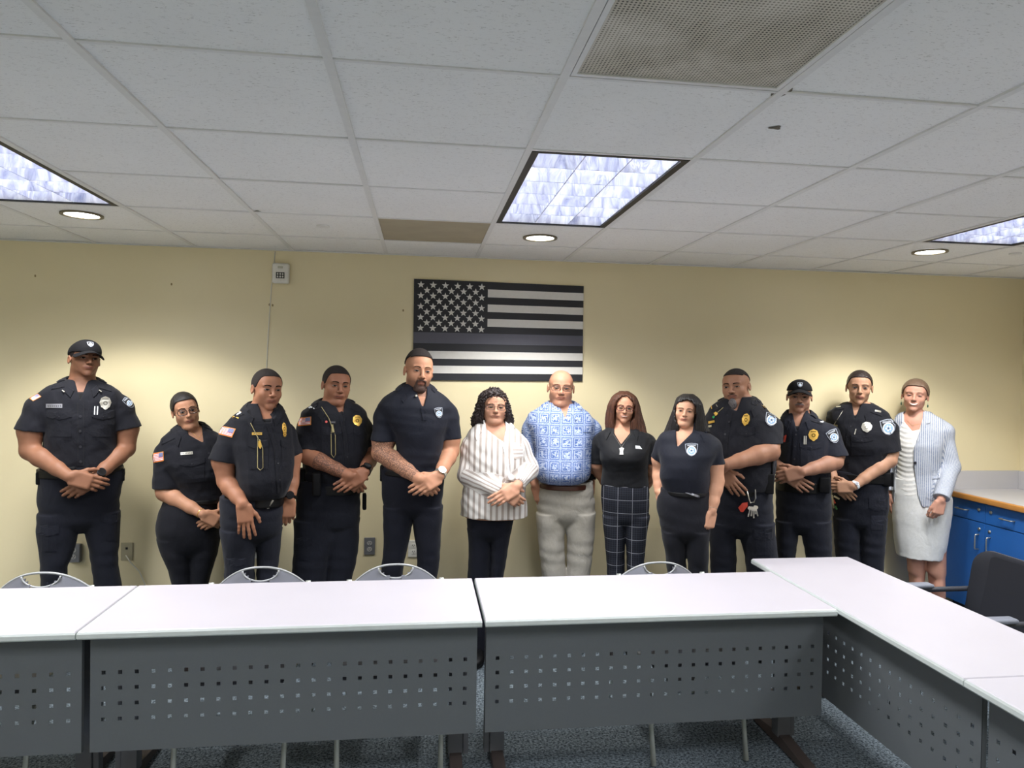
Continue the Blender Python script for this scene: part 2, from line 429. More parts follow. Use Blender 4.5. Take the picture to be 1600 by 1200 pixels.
for v0, v1 in ((.076, .155), (.228, .304), (.374, .454)): quad(cu, 1, v0, v1, 'stripe', M['fwhite'])
quad(0, 1, .524, .632, 'grey_stripe', M['fgrey'])
for v0, v1 in ((.708, .786), (.854, .93)): quad(0, 1, v0, v1, 'stripe', M['fwhite'])
Wd, Hd = np.linalg.norm(tr - tl), np.linalg.norm(bl - tl)
for r in range(9):
    for k in range(6 if r % 2 == 0 else 5):
        cu_ = .040 + k * .0705 + (0 if r % 2 == 0 else .0352); cv = .055 + r * .0535
        P = []
        for a in range(10):
            rr = (.0255 if a % 2 == 0 else .0105); an = math.pi / 2 + a * math.pi / 5
            P.append(fb(cu_ + rr * math.cos(an) / Wd, cv - rr * math.sin(an) / Hd) - org)
        m_ = MB(); c_ = fb(cu_, cv) - org; y_ = np.array([0, -.0018, 0])
        vs = [c_ + y_] + [p + y_ for p in P] + P; fs = [(0, 1 + i, 1 + (i + 1) % 10) for i in range(10)] + [(1 + i, 11 + i, 11 + (i + 1) % 10, 1 + (i + 1) % 10) for i in range(10)]
        m_.add(vs, fs); m_.build('star', M['fwhite'], t)

# ---------------------------------------------------------------- alarm box, cable, outlets
M['offwhite'] = simple('offwhite_plastic', (222, 220, 212), .4)
M['greyplate'] = simple('steel_grey_plate', (128, 128, 132), .4, .4)
M['darkslot'] = simple('dark_slot', (28, 26, 26), .6)
a, b = pix(427, 412, Y=YW), pix(453, 444, Y=YW)
t = thing('wall_alarm', 'white wall alarm box with speaker grille high on the wall above the fifth head', 'alarm', ((a[0] + b[0]) / 2, YW, (a[2] + b[2]) / 2))
t['label'] = 'white alarm box high on the cream wall left of the dark flag'
w2, h2 = (b[0] - a[0]) / 2, (a[2] - b[2]) / 2
MB().rbox((-w2, -.045, -h2), (w2, -.0005, h2), .012, 3).build('body', M['offwhite'], t, 'auto')
m_ = MB()
for k in range(4): m_.tube([(-.024 + k * .016, -.0465, -.035), (-.024 + k * .016, -.0465, .005)], .003, 6)
for k in range(3): m_.tube([(-.026, -.0465, -.032 + k * .017), (.026, -.0465, -.032 + k * .017)], .0025, 6)
m_.build('speaker_grille', M['darkslot'], t)
MB().rbox((-.016, -.049, .03), (.016, -.044, .045), .002).build('strobe_lens', simple('clear_strobe', (190, 188, 170), .2), t)
c1, c2 = [pix(p[0], p[1], Y=YW - .004) for p in ((430, 393), (415.5, 600))]; c3 = pix(424, 450, Y=YW - .004)
m_ = MB(); m_.tube([c1, c3, c3 * .5 + c2 * .5 + np.array([-.004, 0, 0]), c2, c2 + np.array([-.01, 0, -.5]), np.array([c2[0] - .01, YW - .012, .008])], .003, 6)
tag(m_.build('cable', M['offwhite'], None, True), 'thin cream cable running down the wall from the alarm box', 'cable')
def outlet(px, py, px2, py2, label, mat, kind='duplex'):
    a, b = pix(px, py, Y=YW), pix(px2, py2, Y=YW); w2 = .036; h2 = .058
    t = thing('wall_outlet', label, 'outlet', ((a[0] + b[0]) / 2, YW, (a[2] + b[2]) / 2), 0, None)
    MB().rbox((-w2, -.007 if kind != 'box' else -.03, -h2), (w2, -.0005, h2), .002).build('cover_plate', mat, t)
    yo = -.007 if kind != 'box' else -.03
    if kind == 'jack':
        MB().rbox((-.007, yo - .002, .014), (.007, yo, .028), .001).build('socket', M['darkslot'], t)
        m_ = MB(); m_.tube([(0, yo - .012, -.02), (.03, -.03, -.06), (.08, -.01, -.13), (.13, -.008, -.25), (.15, -.008, -.4)], .0035, 6); m_.build('cord', M['offwhite'], t, True)
    else:
        for s in (-1, 1):
            m_ = MB(); P = [(.017 * math.cos(k * math.pi / 8), yo, s * .021 + .015 * math.sin(k * math.pi / 8)) for k in range(16)]; m_.prism(P, (0, -.0025, 0))
            o = m_.build('socket', simple('socket_face', (176, 174, 172), .4) if mat != M['offwhite'] else M['offwhite'], t)
            m2 = MB()
            for dx in (-.006, .006): m2.box((dx - .0014, yo - .0032, s * .021 - .001), (dx + .0014, yo - .0024, s * .021 + .008))
            m2.box((-.0022, yo - .0032, s * .021 - .009), (.0022, yo - .0024, s * .021 - .004)); m2.build('slot', M['darkslot'], o)
outlet(111, 850, 126, 876, 'grey boxed power outlet between the legs of the person at far left', M['greyplate'], 'box')
outlet(190, 848, 207, 875, 'tan jack plate with a white cord low on the wall at left', simple('tan_plate', (176, 168, 140), .5), 'jack')
outlet(570, 839, 585, 867, 'grey power outlet low on the wall left of the person in navy polo', M['greyplate'])
outlet(640, 846, 652, 868, 'cream power outlet seen between the legs of the person in navy polo', M['offwhite'])
outlet(392, 846, 404, 872, 'cream wall outlet behind the person with the flat hand on the thigh', M['offwhite'])
m_ = MB()
for u, v in ((421, 476), (426, 477), (630, 485), (55, 431), (268, 444)):
    p = pix(u, v, Y=YW - .0006); m_.prism([(p[0] + .006 * math.cos(k), YW - .0002, p[2] + .009 * math.sin(k)) for k in np.linspace(0, 2 * math.pi, 8)[:-1]], (0, -.0004, 0))
struct(m_.build('trim_wall_marks', simple('wall_scuff', (150, 132, 92), .9)))

# ---------------------------------------------------------------- tables
def laminate():
    t = NT('white_laminate'); v = t.coord(); t.base(t.mix(t.noise(4, 3, v), lin((168, 164, 171)), lin((174, 170, 176)))); t.set(rough=.36, spec=.4); t.bump(t.noise(500, 2, v), .06, .0005); return t.m
M['lam'] = laminate(); M['edge'] = simple('pale_grey_edge', (184, 190, 188), .45)
M['panel'] = simple('charcoal_painted_steel', (84, 88, 91), .55, .1, sc=120, var=.05)
M['post'] = simple('grey_steel_post', (96, 98, 104), .5, .2); M['foot'] = simple('dark_brown_foot', (58, 50, 48), .5)

def table(label, x, y, rz, L, Wt=.585, closed_holes=()):
    """x,y: centre; length along local x; panel hangs near local -y edge"""
    t = thing('folding_table', label, 'table', (x, y, 0), rz, 'white conference tables')
    hx, hy, zt, th = L / 2 - .0015, Wt / 2, .737, .03
    # top with rounded long edges
    prof = [(-hy, zt - th + .006), (-hy + .005, zt - th), (hy - .005, zt - th), (hy, zt - th + .006), (hy, zt - .009), (hy - .004, zt - .002), (hy - .010, zt), (-hy + .010, zt), (-hy + .004, zt - .002), (-hy, zt - .009)]
    m_ = MB(); n = len(prof); vs = []
    for xx, sh in ((-hx, .004), (-hx + .003, 0), (hx - .003, 0), (hx, .004)): vs += [(xx, p[0], p[1] - (sh if p[1] > zt - .003 else 0)) for p in prof]
    m_.cur = 0
    for s in range(3):
        for k in range(n):
            k2 = (k + 1) % n; m_.cur = 0 if k in (5, 6, 7) else 1
            m_.v = m_.v if m_.v else []
            m_.f.append((s * n + k, s * n + k2, (s + 1) * n + k2, (s + 1) * n + k)[::-1]); m_.mi.append(m_.cur)
    m_.v = vs; m_.f.append(tuple(range(n))); m_.mi.append(1); m_.f.append(tuple(3 * n + k for k in reversed(range(n)))); m_.mi.append(1)
    m_.build('tabletop', [M['lam'], M['edge']], t, False)
    # modesty panel with real punched holes
    yp = -hy + .085; z0, z1 = .238, zt - th - .004; px0, px1 = -hx + .012, hx - .012
    nc = int((px1 - px0 - .04) / .0608) + 1; xs = [px0]; c0 = -(nc - 1) * .0608 / 2
    for k in range(nc): xs += [c0 + k * .0608 - .0075, c0 + k * .0608 + .0075]
    xs.append(px1); zs = [z0]
    for k in range(4): zs += [.365 + k * .0607 - .0075, .365 + k * .0607 + .0075]
    zs.append(z1); thk = .0022
    vs = []; idx = {}
    for f_ in (0, 1):
        for i, xx in enumerate(xs):
            for j, zz in enumerate(zs): idx[(f_, i, j)] = len(vs); vs.append((xx, yp + f_ * thk, zz))
    fs = []
    for i in range(len(xs) - 1):
        for j in range(len(zs) - 1):
            a = [(i, j), (i + 1, j), (i + 1, j + 1), (i, j + 1)]
            if i % 2 == 1 and j % 2 == 1:
                for k in range(4):
                    p, q = a[k], a[(k + 1) % 4]; fs.append((idx[(0,) + p], idx[(0,) + q], idx[(1,) + q], idx[(1,) + p]))
            else:
                fs.append(tuple(idx[(0,) + p] for p in a)); fs.append(tuple(idx[(1,) + p] for p in reversed(a)))
    m_ = MB(); m_.add(vs, fs)
    m_.box((px0, yp + thk, z0), (px0 + .002, yp + .02, z1)).box((px1 - .002, yp + thk, z0), (px1, yp + .02, z1)).box((px0 + .002, yp + thk, z0), (px1 - .002, yp + .018, z0 + .002))
    m_.build('modesty_panel', M['panel'], t)
    m_ = MB(); m_.box((-hx + .1, -.03, zt - th - .04), (hx - .1, .03, zt - th)); m_.build('beam', M['post'], t)
    for s in (-1, 1):
        xc = s * (hx - .085)
        m_ = MB(); m_.rbox((xc - .032, -.03, .05), (xc + .032, .03, zt - th - .001), .006).rbox((xc - .012 + s * .045, -.022, .05), (xc + .012 + s * .045, .022, zt - th - .001), .004)
        lg = m_.build('leg', M['post'], t, 'auto')
        m_ = MB(); f0 = -hy + .02; f1 = hy - .02
        prof = [(f0, .012), (f0 + .02, .035), (-.05, .062), (.05, .062), (f1 - .02, .035), (f1, .012)]
        m_.prism([(xc - .026, a, b) for a, b in prof], (.052, 0, 0)); 
        m_.build('foot', M['foot'], lg)
        for yy in (f0 + .03, f1 - .03):
            m_ = MB(); m_.tube([(xc - .01, yy, .0135), (xc + .01, yy, .0135)], .013, 12); m_.build('caster', M['darkslot'], lg, True)
    return t
yc = 2.765 + .585 / 2
table('white conference table directly left of the one below the dark flag', -.5025, yc, 0, 1.522)
table('white conference table below the dark flag, between two other tables', 1.03, yc, 0, 1.522)
table('white conference table cut by the left edge of the photo', -2.0275, yc, 0, 1.522)
table('white table turned end-on at the inner corner, jutting past the row behind', 2.095, 2.84, -math.pi / 2, 1.505, .575)
table('white conference table turned end-on in the bottom right corner of the photo', 2.095, 1.333, -math.pi / 2, 1.505, .575)

# ---------------------------------------------------------------- grey stacking chairs
M['chairgrey'] = simple('grey_moulded_plastic', (108, 109, 118), .38, sc=300, bump=.08)
M['chrome'] = simple('satin_chrome_tube', (186, 190, 184), .35, .4)
M['handle'] = simple('pale_grey_rim', (158, 160, 162), .35)
M['chairblack'] = simple('black_moulded_plastic', (40, 42, 50), .5, sc=400, bump=.15)
def grey_chair(label, x, y, zt):
    t = thing('stacking_chair', label, 'chair', (x, y, 0), 0, 'grey chairs tucked behind the tables')
    # seat faces the camera (-y); back at +y
    hw = .235
    # seat shell
    vs = []; fs = []; nx, ny = 14, 12
    for side in (0, 1):
        for j in range(ny + 1):
            for i in range(nx + 1):
                u = i / nx * 2 - 1; v = j / ny; hwid = hw * (.88 + .12 * min(1, v * 3)) 
                zz = .445 - .02 * (1 - u * u) * (1 - abs(2 * v - 1)) + .012 * v - (.02 * (1 - v * 6) ** 2 if v < 1 / 6 else 0)
                vs.append((u * hwid, -.42 + v * .42, zz - side * .006))
    N = (nx + 1) * (ny + 1)
    for side in (0, 1):
        for j in range(ny):
            for i in range(nx):
                a = side * N + j * (nx + 1) + i; q = (a, a + 1, a + nx + 2, a + nx + 1); fs.append(q if side == 0 else q[::-1])
    rim = [i for i in range(nx + 1)] + [j * (nx + 1) + nx for j in range(1, ny + 1)] + [ny * (nx + 1) + i for i in range(nx - 1, -1, -1)] + [j * (nx + 1) for j in range(ny - 1, 0, -1)]
    for a, b in zip(rim, rim[1:] + rim[:1]): fs.append((a, b, b + N, a + N)[::-1])
    m_ = MB(); m_.add(vs, fs); m_.build('seat', M['chairgrey'], t, 'auto')
    # back shell: arched top with a half-moon hand grip
    zb = .56; hgt = zt - zb
    def P(u, v):      # u -1..1, v 0..1 up: arched outline
        w = hw * (1.0 - .02 * v); top = zb + hgt * (1 - (abs(u) ** 2.3) * .62) ; z = zb - .02 + (top - zb + .02) * v
        return (u * w, .02 + .08 * v - .045 * (1 - u * u) * 1 + .05, z)
    nx, ny = 32, 14; vs = []; fs = []
    for side in (0, 1):
        for j in range(ny + 1):
            for i in range(nx + 1):
                p = P(i / nx * 2 - 1, j / ny); vs.append((p[0], p[1] + side * .008, p[2]))
    N = (nx + 1) * (ny + 1); keep = {}
    def hole(i, j):
        p = P((i + .5) / nx * 2 - 1, (j + .5) / ny); return p[2] < zt - .004 and abs(p[0]) < .085 and (p[0] / .085) ** 2 + ((zt - .010 - p[2]) / .052) ** 2 < 1
    for j in range(ny):
        for i in range(nx):
            if hole(i, j): continue
            a = j * (nx + 1) + i
            fs.append((a, a + 1, a + nx + 2, a + nx + 1)); fs.append((a + N, a + nx + 1 + N, a + nx + 2 + N, a + 1 + N))
            for (di, dj, e) in ((-1, 0, (a + nx + 1, a)), (1, 0, (a + 1, a + nx + 2)), (0, -1, (a, a + 1)), (0, 1, (a + nx + 2, a + nx + 1))):
                ii, jj = i + di, j + dj
                if ii < 0 or jj < 0 or ii >= nx or jj >= ny or hole(ii, jj): fs.append((e[0], e[0] + N, e[1] + N, e[1]))
    m_ = MB(); m_.add(vs, fs); m_.build('backrest', M['chairgrey'], t, 'auto')
    m_ = MB(); pts = [tuple(np.array(P(u, 1)) + np.array([0, .004, .001])) for u in np.linspace(-1, 1, 33)]; m_.tube(pts, .0055, 8); m_.build('rim', M['handle'], t, True)
    m_ = MB(); pts = [np.array([.085 * math.cos(a), P(.085 * math.cos(a) / hw, .8)[1] + .002, zt - .012 - .05 * math.sin(a)]) for a in np.linspace(0, math.pi, 17)]
    m_.tube(pts, .0045, 8); m_.build('hand_grip', M['handle'], t, True)
    for s in (-1, 1):
        m_ = MB(); m_.tube([(s * .215, -.47, .012), (s * .222, -.38, .43), (s * .23, -.3, .437), (s * .232, -.05, .437), (s * .232, .05, .47), (s * .226, .085, .70)], .0125, 10)
        m_.build('leg', M['chrome'], t, True)
        m_ = MB(); m_.tube([(s * .235, .2, .012), (s * .228, -.04, .425)], .0105, 10); m_.build('leg', M['chrome'], t, True)
    return t
for (px, py), lb in zip(((70, 893.5), (410, 885), (619, 880.5), (1028, 877.5)),
        ('grey plastic chair at the left edge of the photo, its arched back above the table', 'grey plastic chair in front of the person with a flat hand on the thigh',
         'grey plastic chair in front of the legs of the person in navy polo', 'grey plastic chair below the dark flag board, right of the table joint')):
    p = pix(px, py, Y=3.53); grey_chair(lb, p[0], 3.4, p[2])

def black_chair(label, x, y, arm=True):
    t = thing('armchair', label, 'chair', (x, y, 0), 0, None)
    # faces -x; back at +x
    m_ = MB(); m_.rbox((-.46, -.23, .43), (0.0, .23, .46), .012, 3); m_.build('seat', M['chairblack'], t, 'auto')
    prof = []; hw, z0, z1, r = .245, .49, .845, .09
    for a in np.linspace(0, math.pi / 2, 8): prof.append((hw - r + r * math.cos(a), z1 - r + r * math.sin(a)))
    for a in np.linspace(math.pi / 2, math.pi, 8): prof.append((-hw + r + r * math.cos(a), z1 - r + r * math.sin(a)))
    for a in np.linspace(math.pi, 1.5 * math.pi, 5): prof.append((-hw + .04 + .04 * math.cos(a), z0 + .04 + .04 * math.sin(a)))
    for a in np.linspace(1.5 * math.pi, 2 * math.pi, 5): prof.append((hw - .04 + .04 * math.cos(a), z0 + .04 + .04 * math.sin(a)))
    bx = lambda yy, zz: .02 + .16 * (zz - .49) + .12 * (yy / hw) ** 2 * -.35
    n = len(prof); vs = []; fs = []
    for k, sc in enumerate((0.0, .35, .7, .93, 1.0)):
        for yy, zz in prof:
            y2, z2 = yy * sc, z0 + .18 + (zz - z0 - .18) * sc; vs.append((bx(y2, z2) - (.006 if sc < .95 else 0), y2, z2))
    for yy, zz in prof: vs.append((bx(yy, zz) + .012, yy, zz))
    for k in range(5):
        for i in range(n): j = (i + 1) % n; fs.append((k * n + i, k * n + j, (k + 1) * n + j, (k + 1) * n + i))
    fs.append(tuple(5 * n + i for i in range(n)))
    m_ = MB(); m_.add(vs, fs); m_.build('backrest', M['chairblack'], t, 'auto')
    for s in (-1, 1):
        m_ = MB(); m_.tube([(-.42, s * .25, .012), (-.40, s * .255, .42), (-.38, s * .258, .60), (-.33, s * .26, .62), (.02, s * .262, .62), (.055, s * .25, .60)], .014, 10); lg = m_.build('leg', M['chairblack'], t, True)
        m_ = MB(); m_.rbox((-.42, s * .262 - .03, .632), (-.20, s * .262 + .03, .654), .01, 3); m_.build('armrest', simple('grey_arm_pad', (112, 116, 126), .4), t, 'auto')
        m_ = MB(); m_.tube([(.2, s * .25, .012), (.02, s * .245, .42), (.03, s * .24, .6)], .012, 10); m_.build('leg', M['chrome'], t, True)
    return t
black_chair('black plastic armchair with a tall rounded back in front of the blue cabinet', 2.90, 3.09)

# ---------------------------------------------------------------- cabinet and counter on the right
M['blue'] = simple('blue_laminate', (38, 98, 172), .42, sc=6, var=.05)
M['blueedge'] = simple('dark_blue_gap', (14, 34, 66), .6)
M['counter'] = simple('grey_counter_laminate', (186, 184, 186), .45, sc=250, var=.05)
def woodmat():
    t = NT('oak_edge'); n = t.noise(9, 5, t.coord(scale=(18, 1, 12)), .65, .8); t.base(t.mix(n, lin((176, 112, 48)), lin((206, 148, 76)))); t.set(rough=.45); return t.m
M['oak'] = woodmat()
CX, CY0 = 3.93, 1.2
t = thing('countertop', 'grey laminate countertop with an oak front edge on the blue cabinets', 'countertop', (4.24, 3.0, .913))
m_ = MB(); m_.box((3.90 + .03 - 4.24, CY0 - 3, -.035), (XR - .002 - 4.24, YW - .002 - 3, 0)); m_.build('slab', M['counter'], t)
m_ = MB(); m_.rbox((3.895 - 4.24, CY0 - 3, -.038), (3.93 - 4.24, YW - .002 - 3, .001), .006, 3); m_.build('oak_edge', M['oak'], t, 'auto')
m_ = MB(); m_.box((3.93 - 4.24, YW - .022 - 3, .0005), (XR - .024 - 4.24, YW - .002 - 3, .137)); m_.build('backsplash', M['counter'], t)
m_ = MB(); m_.box((XR - .022 - 4.24, CY0 - 3, .0005), (XR - .002 - 4.24, YW - .002 - 3, .137)); m_.build('backsplash', M['counter'], t)
def cabinet(y1, y0, label):
    t = thing('base_cabinet', label, 'cabinet', (4.24, (y0 + y1) / 2, 0), 0, 'blue base cabinets'); yc_ = (y0 + y1) / 2; hw = (y1 - y0) / 2
    x = CX - 4.24
    m_ = MB(); m_.box((x + .018, -hw, .1), (XR - .004 - 4.24, hw, .873)).box((x + .09, -hw, 0.0), (XR - .004 - 4.24, hw, .1)); m_.build('carcass', [M['blueedge']], t)
    for s in (-1, 1):
        ya, yb = sorted((s * .002, s * (hw - .002)))
        m_ = MB(); m_.rbox((x, ya, .735), (x + .017, yb, .868), .0015); d = m_.build('drawer', M['blue'], t)
        ym = s * (hw / 2 + .005)
        m_ = MB(); m_.tube([(x + .004, ym - .05, .80), (x - .028, ym - .048, .80), (x - .03, ym - .04, .80), (x - .03, ym + .04, .80), (x - .028, ym + .048, .80), (x + .004, ym + .05, .80)], .0045, 8); m_.build('handle', M['silver'], d, True)
        m_ = MB(); m_.tube([(x + .002, ym - s * .145, .82), (x - .006, ym - s * .145, .82)], .011, 12); m_.build('lock', M['silver'], d, True)
        m_ = MB(); m_.rbox((x, ya, .105), (x + .017, yb, .729), .0015); d = m_.build('door', M['blue'], t)
        yh = s * .05
        m_ = MB(); m_.tube([(x + .004, yh, .645), (x - .028, yh, .643), (x - .03, yh, .635), (x - .03, yh, .55), (x - .028, yh, .542), (x + .004, yh, .54)], .0045, 8); m_.build('handle', M['silver'], d, True)
        m_ = MB(); m_.tube([(x + .002, yh * .9, .685), (x - .006, yh * .9, .685)], .010, 12); m_.build('lock', M['silver'], d, True)
cabinet(YW - .004, 4.0, 'blue base cabinet in the corner behind the woman in the pale jacket')
cabinet(3.996, 3.226, 'blue base cabinet nearer the camera, past the right edge')
cabinet(3.222, 2.452, 'blue base cabinet past the right edge of the photo')
# ================================================================== PEOPLE: implicit-surface modeller
def smin(a, b, k):
    h = np.clip(.5 + .5 * (b - a) / k, 0, 1); return b + (a - b) * h - k * h * (1 - h)
class Grid:
    def __init__(s, xs, ys, zs): s.ax = [np.asarray(a, np.float32) for a in (xs, ys, zs)]; s.V = np.full([len(a) for a in s.ax], .1, np.float32)
    def sl(s, lo, hi): return tuple(slice(max(0, int(np.searchsorted(a, l)) - 1), min(len(a), int(np.searchsorted(a, h)) + 1)) for a, l, h in zip(s.ax, lo, hi))
    def at(s, q): return s.ax[0][q[0]][:, None, None], s.ax[1][q[1]][None, :, None], s.ax[2][q[2]][None, None, :]
    def op(s, lo, hi, fn, k=.01, mode='u'):
        q = s.sl(lo, hi); v = s.V[q]
        if 0 in v.shape: return
        d = fn(*s.at(q)).astype(np.float32)
        if mode == 'u': s.V[q] = smin(v, d, k)
        elif mode == 'c': s.V[q] = -smin(-v, d, k)          # carve d
        elif mode == 'i': s.V[q] = -smin(-v, -d, k)
    def cone(s, a, b, ra, rb, k=.012, mode='u', flat=1.0, fdir=None):
        a = np.array(a, float); b = np.array(b, float); m_ = max(ra, rb) + .03 + k
        def fn(X, Y, Z):
            px, py, pz = X - a[0], Y - a[1], Z - a[2]; d = b - a; L = d @ d
            t = np.clip((px * d[0] + py * d[1] + pz * d[2]) / L, 0, 1)
            qx, qy, qz = px - t * d[0], py - t * d[1], pz - t * d[2]
            dd = qx * qx + qy * qy + qz * qz
            if fdir is not None:
                c = qx * fdir[0] + qy * fdir[1] + qz * fdir[2]; dd = dd + c * c * (1 / flat ** 2 - 1)
            return np.sqrt(dd) - (ra + (rb - ra) * t)
        s.op(np.minimum(a, b) - m_, np.maximum(a, b) + m_, fn, k, mode)
    def ell(s, c, r, k=.012, mode='u', rot=None):
        c = np.array(c, float); r = np.array(r, float); mr = r.max() + .03 + k if rot is not None else r + .03 + k
        def fn(X, Y, Z):
            x, y, z = X - c[0], Y - c[1], Z - c[2]
            if rot is not None: x, y, z = [rot[0][i] * x + rot[1][i] * y + rot[2][i] * z for i in range(3)]
            k0 = np.sqrt((x / r[0]) ** 2 + (y / r[1]) ** 2 + (z / r[2]) ** 2) + 1e-6
            k1 = np.sqrt((x / r[0] ** 2) ** 2 + (y / r[1] ** 2) ** 2 + (z / r[2] ** 2) ** 2) + 1e-6
            return k0 * (k0 - 1) / k1
        s.op(c - mr, c + mr, fn, k, mode)
    def box(s, c, ax, h, rad, k=.008, mode='u'):
        """oriented rounded box: ax rows are unit axes, h half sizes"""
        c = np.array(c, float); m_ = np.linalg.norm(h) + rad + .03
        def fn(X, Y, Z):
            x, y, z = X - c[0], Y - c[1], Z - c[2]
            q = [np.abs(x * a[0] + y * a[1] + z * a[2]) - (hh - rad) for a, hh in zip(ax, h)]
            o = np.sqrt(np.maximum(q[0], 0) ** 2 + np.maximum(q[1], 0) ** 2 + np.maximum(q[2], 0) ** 2)
            return o + np.minimum(np.maximum(np.maximum(q[0], q[1]), q[2]), 0) - rad
        s.op(c - m_, c + m_, fn, k, mode)
    def loft(s, lv, inset=0., k=.02, z0=None, z1=None, n=2.3, mode='u', soft=.02):
        """lv rows: z, xc, a, b, yc (descending or ascending z)"""
        lv = np.array(sorted([list(map(float, r)) for r in lv])); zz = np.arange(lv[0, 0] - .1, lv[-1, 0] + .1, .005)
        pr = [np.interp(zz, lv[:, 0], lv[:, i]) for i in range(1, 5)]
        w = int(soft / .005)
        if w > 0:
            ker = np.hanning(2 * w + 3)[1:-1]; ker /= ker.sum(); pr = [np.convolve(np.pad(p, w, 'edge'), ker, 'valid') for p in pr]
        lo = lv[0, 0] if z0 is None else z0; hi = lv[-1, 0] if z1 is None else z1
        xa = (lv[:, 1] - lv[:, 2]).min() - .05; xb = (lv[:, 1] + lv[:, 2]).max() + .05; ya = (lv[:, 4] - lv[:, 3]).min() - .05; yb = (lv[:, 4] + lv[:, 3]).max() + .05
        def fn(X, Y, Z):
            z = Z.ravel(); c, a, b, yc = [np.interp(z, zz, p)[None, None, :] for p in pr]
            a = np.maximum(a - inset, .006); b = np.maximum(b - inset, .006)
            rr = (np.abs((X - c) / a) ** n + np.abs((Y - yc) / b) ** n) ** (1 / n)
            d = (rr - 1) * np.minimum(a, b)
            return np.maximum(d, np.maximum(lo - Z, Z - hi))
        s.op((xa, ya, lo - .06), (xb, yb, hi + .06), fn, k, mode)
    def poly(s, P, y0, y1, k=.004, mode='c'):
        """P: (x,z) polygon extruded along y"""
        P = np.array(P, float)
        def fn(X, Y, Z):
            x, z = X[:, :, 0], Z[0, :, :]; x = X.reshape(-1, 1); z = Z.reshape(1, -1)
            d = np.full((x.shape[0], z.shape[1]), 9.); sg = np.ones_like(d)
            for i in range(len(P)):
                a, b = P[i], P[i - 1]; ex, ez = b - a; wx, wz = x - a[0], z - a[1]
                t = np.clip((wx * ex + wz * ez) / (ex * ex + ez * ez + 1e-12), 0, 1)
                d = np.minimum(d, (wx - ex * t) ** 2 + (wz - ez * t) ** 2)
                c1, c2, c3 = z >= a[1], z < b[1], ex * wz > ez * wx
                fl = (c1 & c2 & c3) | (~c1 & ~c2 & ~c3); sg = np.where(fl, -sg, sg)
            d2 = (np.sqrt(d) * sg)[:, None, :]
            return np.maximum(d2, np.maximum(y0 - Y, Y - y1))
        s.op((P[:, 0].min() - .05, y0 - .05, P[:, 1].min() - .05), (P[:, 0].max() + .05, y1 + .05, P[:, 1].max() + .05), fn, k, mode)
    def plane(s, p, n, lo, hi, k=.003):
        """cut away the side the normal points to, inside the box lo..hi"""
        p = np.array(p, float); n = np.array(n, float); n /= np.linalg.norm(n)
        s.op(lo, hi, lambda X, Y, Z: -((X - p[0]) * n[0] + (Y - p[1]) * n[1] + (Z - p[2]) * n[2]), k, 'c')
    def folds(s, seed, amp, lo, hi, lam=.07, stretch=(1, 1, 1)):
        q = s.sl(lo, hi); X, Y, Z = s.at(q); rs = np.random.RandomState(seed); d = 0
        for i in range(4):
            w = rs.normal(size=3) * 2 * math.pi / (lam * (1 + .4 * i)) / 1.7 * np.array(stretch); w2 = rs.normal(size=3) * 2 * math.pi / (lam * 2.3) / 1.7; p1, p2 = rs.uniform(0, 6.28, 2)
            d = d + np.sin(w[0] * X + w[1] * Y + w[2] * Z + p1 + 1.6 * np.sin(w2[0] * X + w2[1] * Y + w2[2] * Z + p2))
        s.V[q] += (amp * .28 * d).astype(np.float32)
    def mesh(s):
        V = s.V; V[0] = V[-1] = .1; V[:, 0] = V[:, -1] = .1; V[:, :, 0] = V[:, :, -1] = .1
        nx, ny, nz = V.shape; ax = s.ax; cells = []; poss = []; sgn = []
        for a in range(3):
            A = np.take(V, range(0, V.shape[a] - 1), a); B = np.take(V, range(1, V.shape[a]), a)
            I = np.array(np.nonzero((A < 0) != (B < 0)))
            if I.shape[1] == 0: continue
            va = A[tuple(I)]; vb = B[tuple(I)]; t = va / (va - vb)
            pos = np.stack([ax[0][I[0]], ax[1][I[1]], ax[2][I[2]]], 1).astype(np.float64); pos[:, a] += t * (ax[a][I[a] + 1] - ax[a][I[a]])
            b, c = (a + 1) % 3, (a + 2) % 3; cc = []
            for db, dc in ((-1, -1), (0, -1), (0, 0), (-1, 0)):
                J = I.copy(); J[b] += db; J[c] += dc; cc.append((J[0] * ny + J[1]) * nz + J[2])
            cells.append(np.stack(cc, 1)); poss.append(pos); sgn.append(va < 0)
        cells = np.concatenate(cells); pos = np.concatenate(poss); sg = np.concatenate(sgn)
        u, inv = np.unique(cells.ravel(), return_inverse=True); inv = inv.reshape(-1)
        pr = np.repeat(pos, 4, 0); cnt = np.bincount(inv)
        vert = np.stack([np.bincount(inv, pr[:, i]) for i in range(3)], 1) / cnt[:, None]
        F = inv.reshape(-1, 4); F = np.where(sg[:, None], F, F[:, ::-1])
        return vert, F

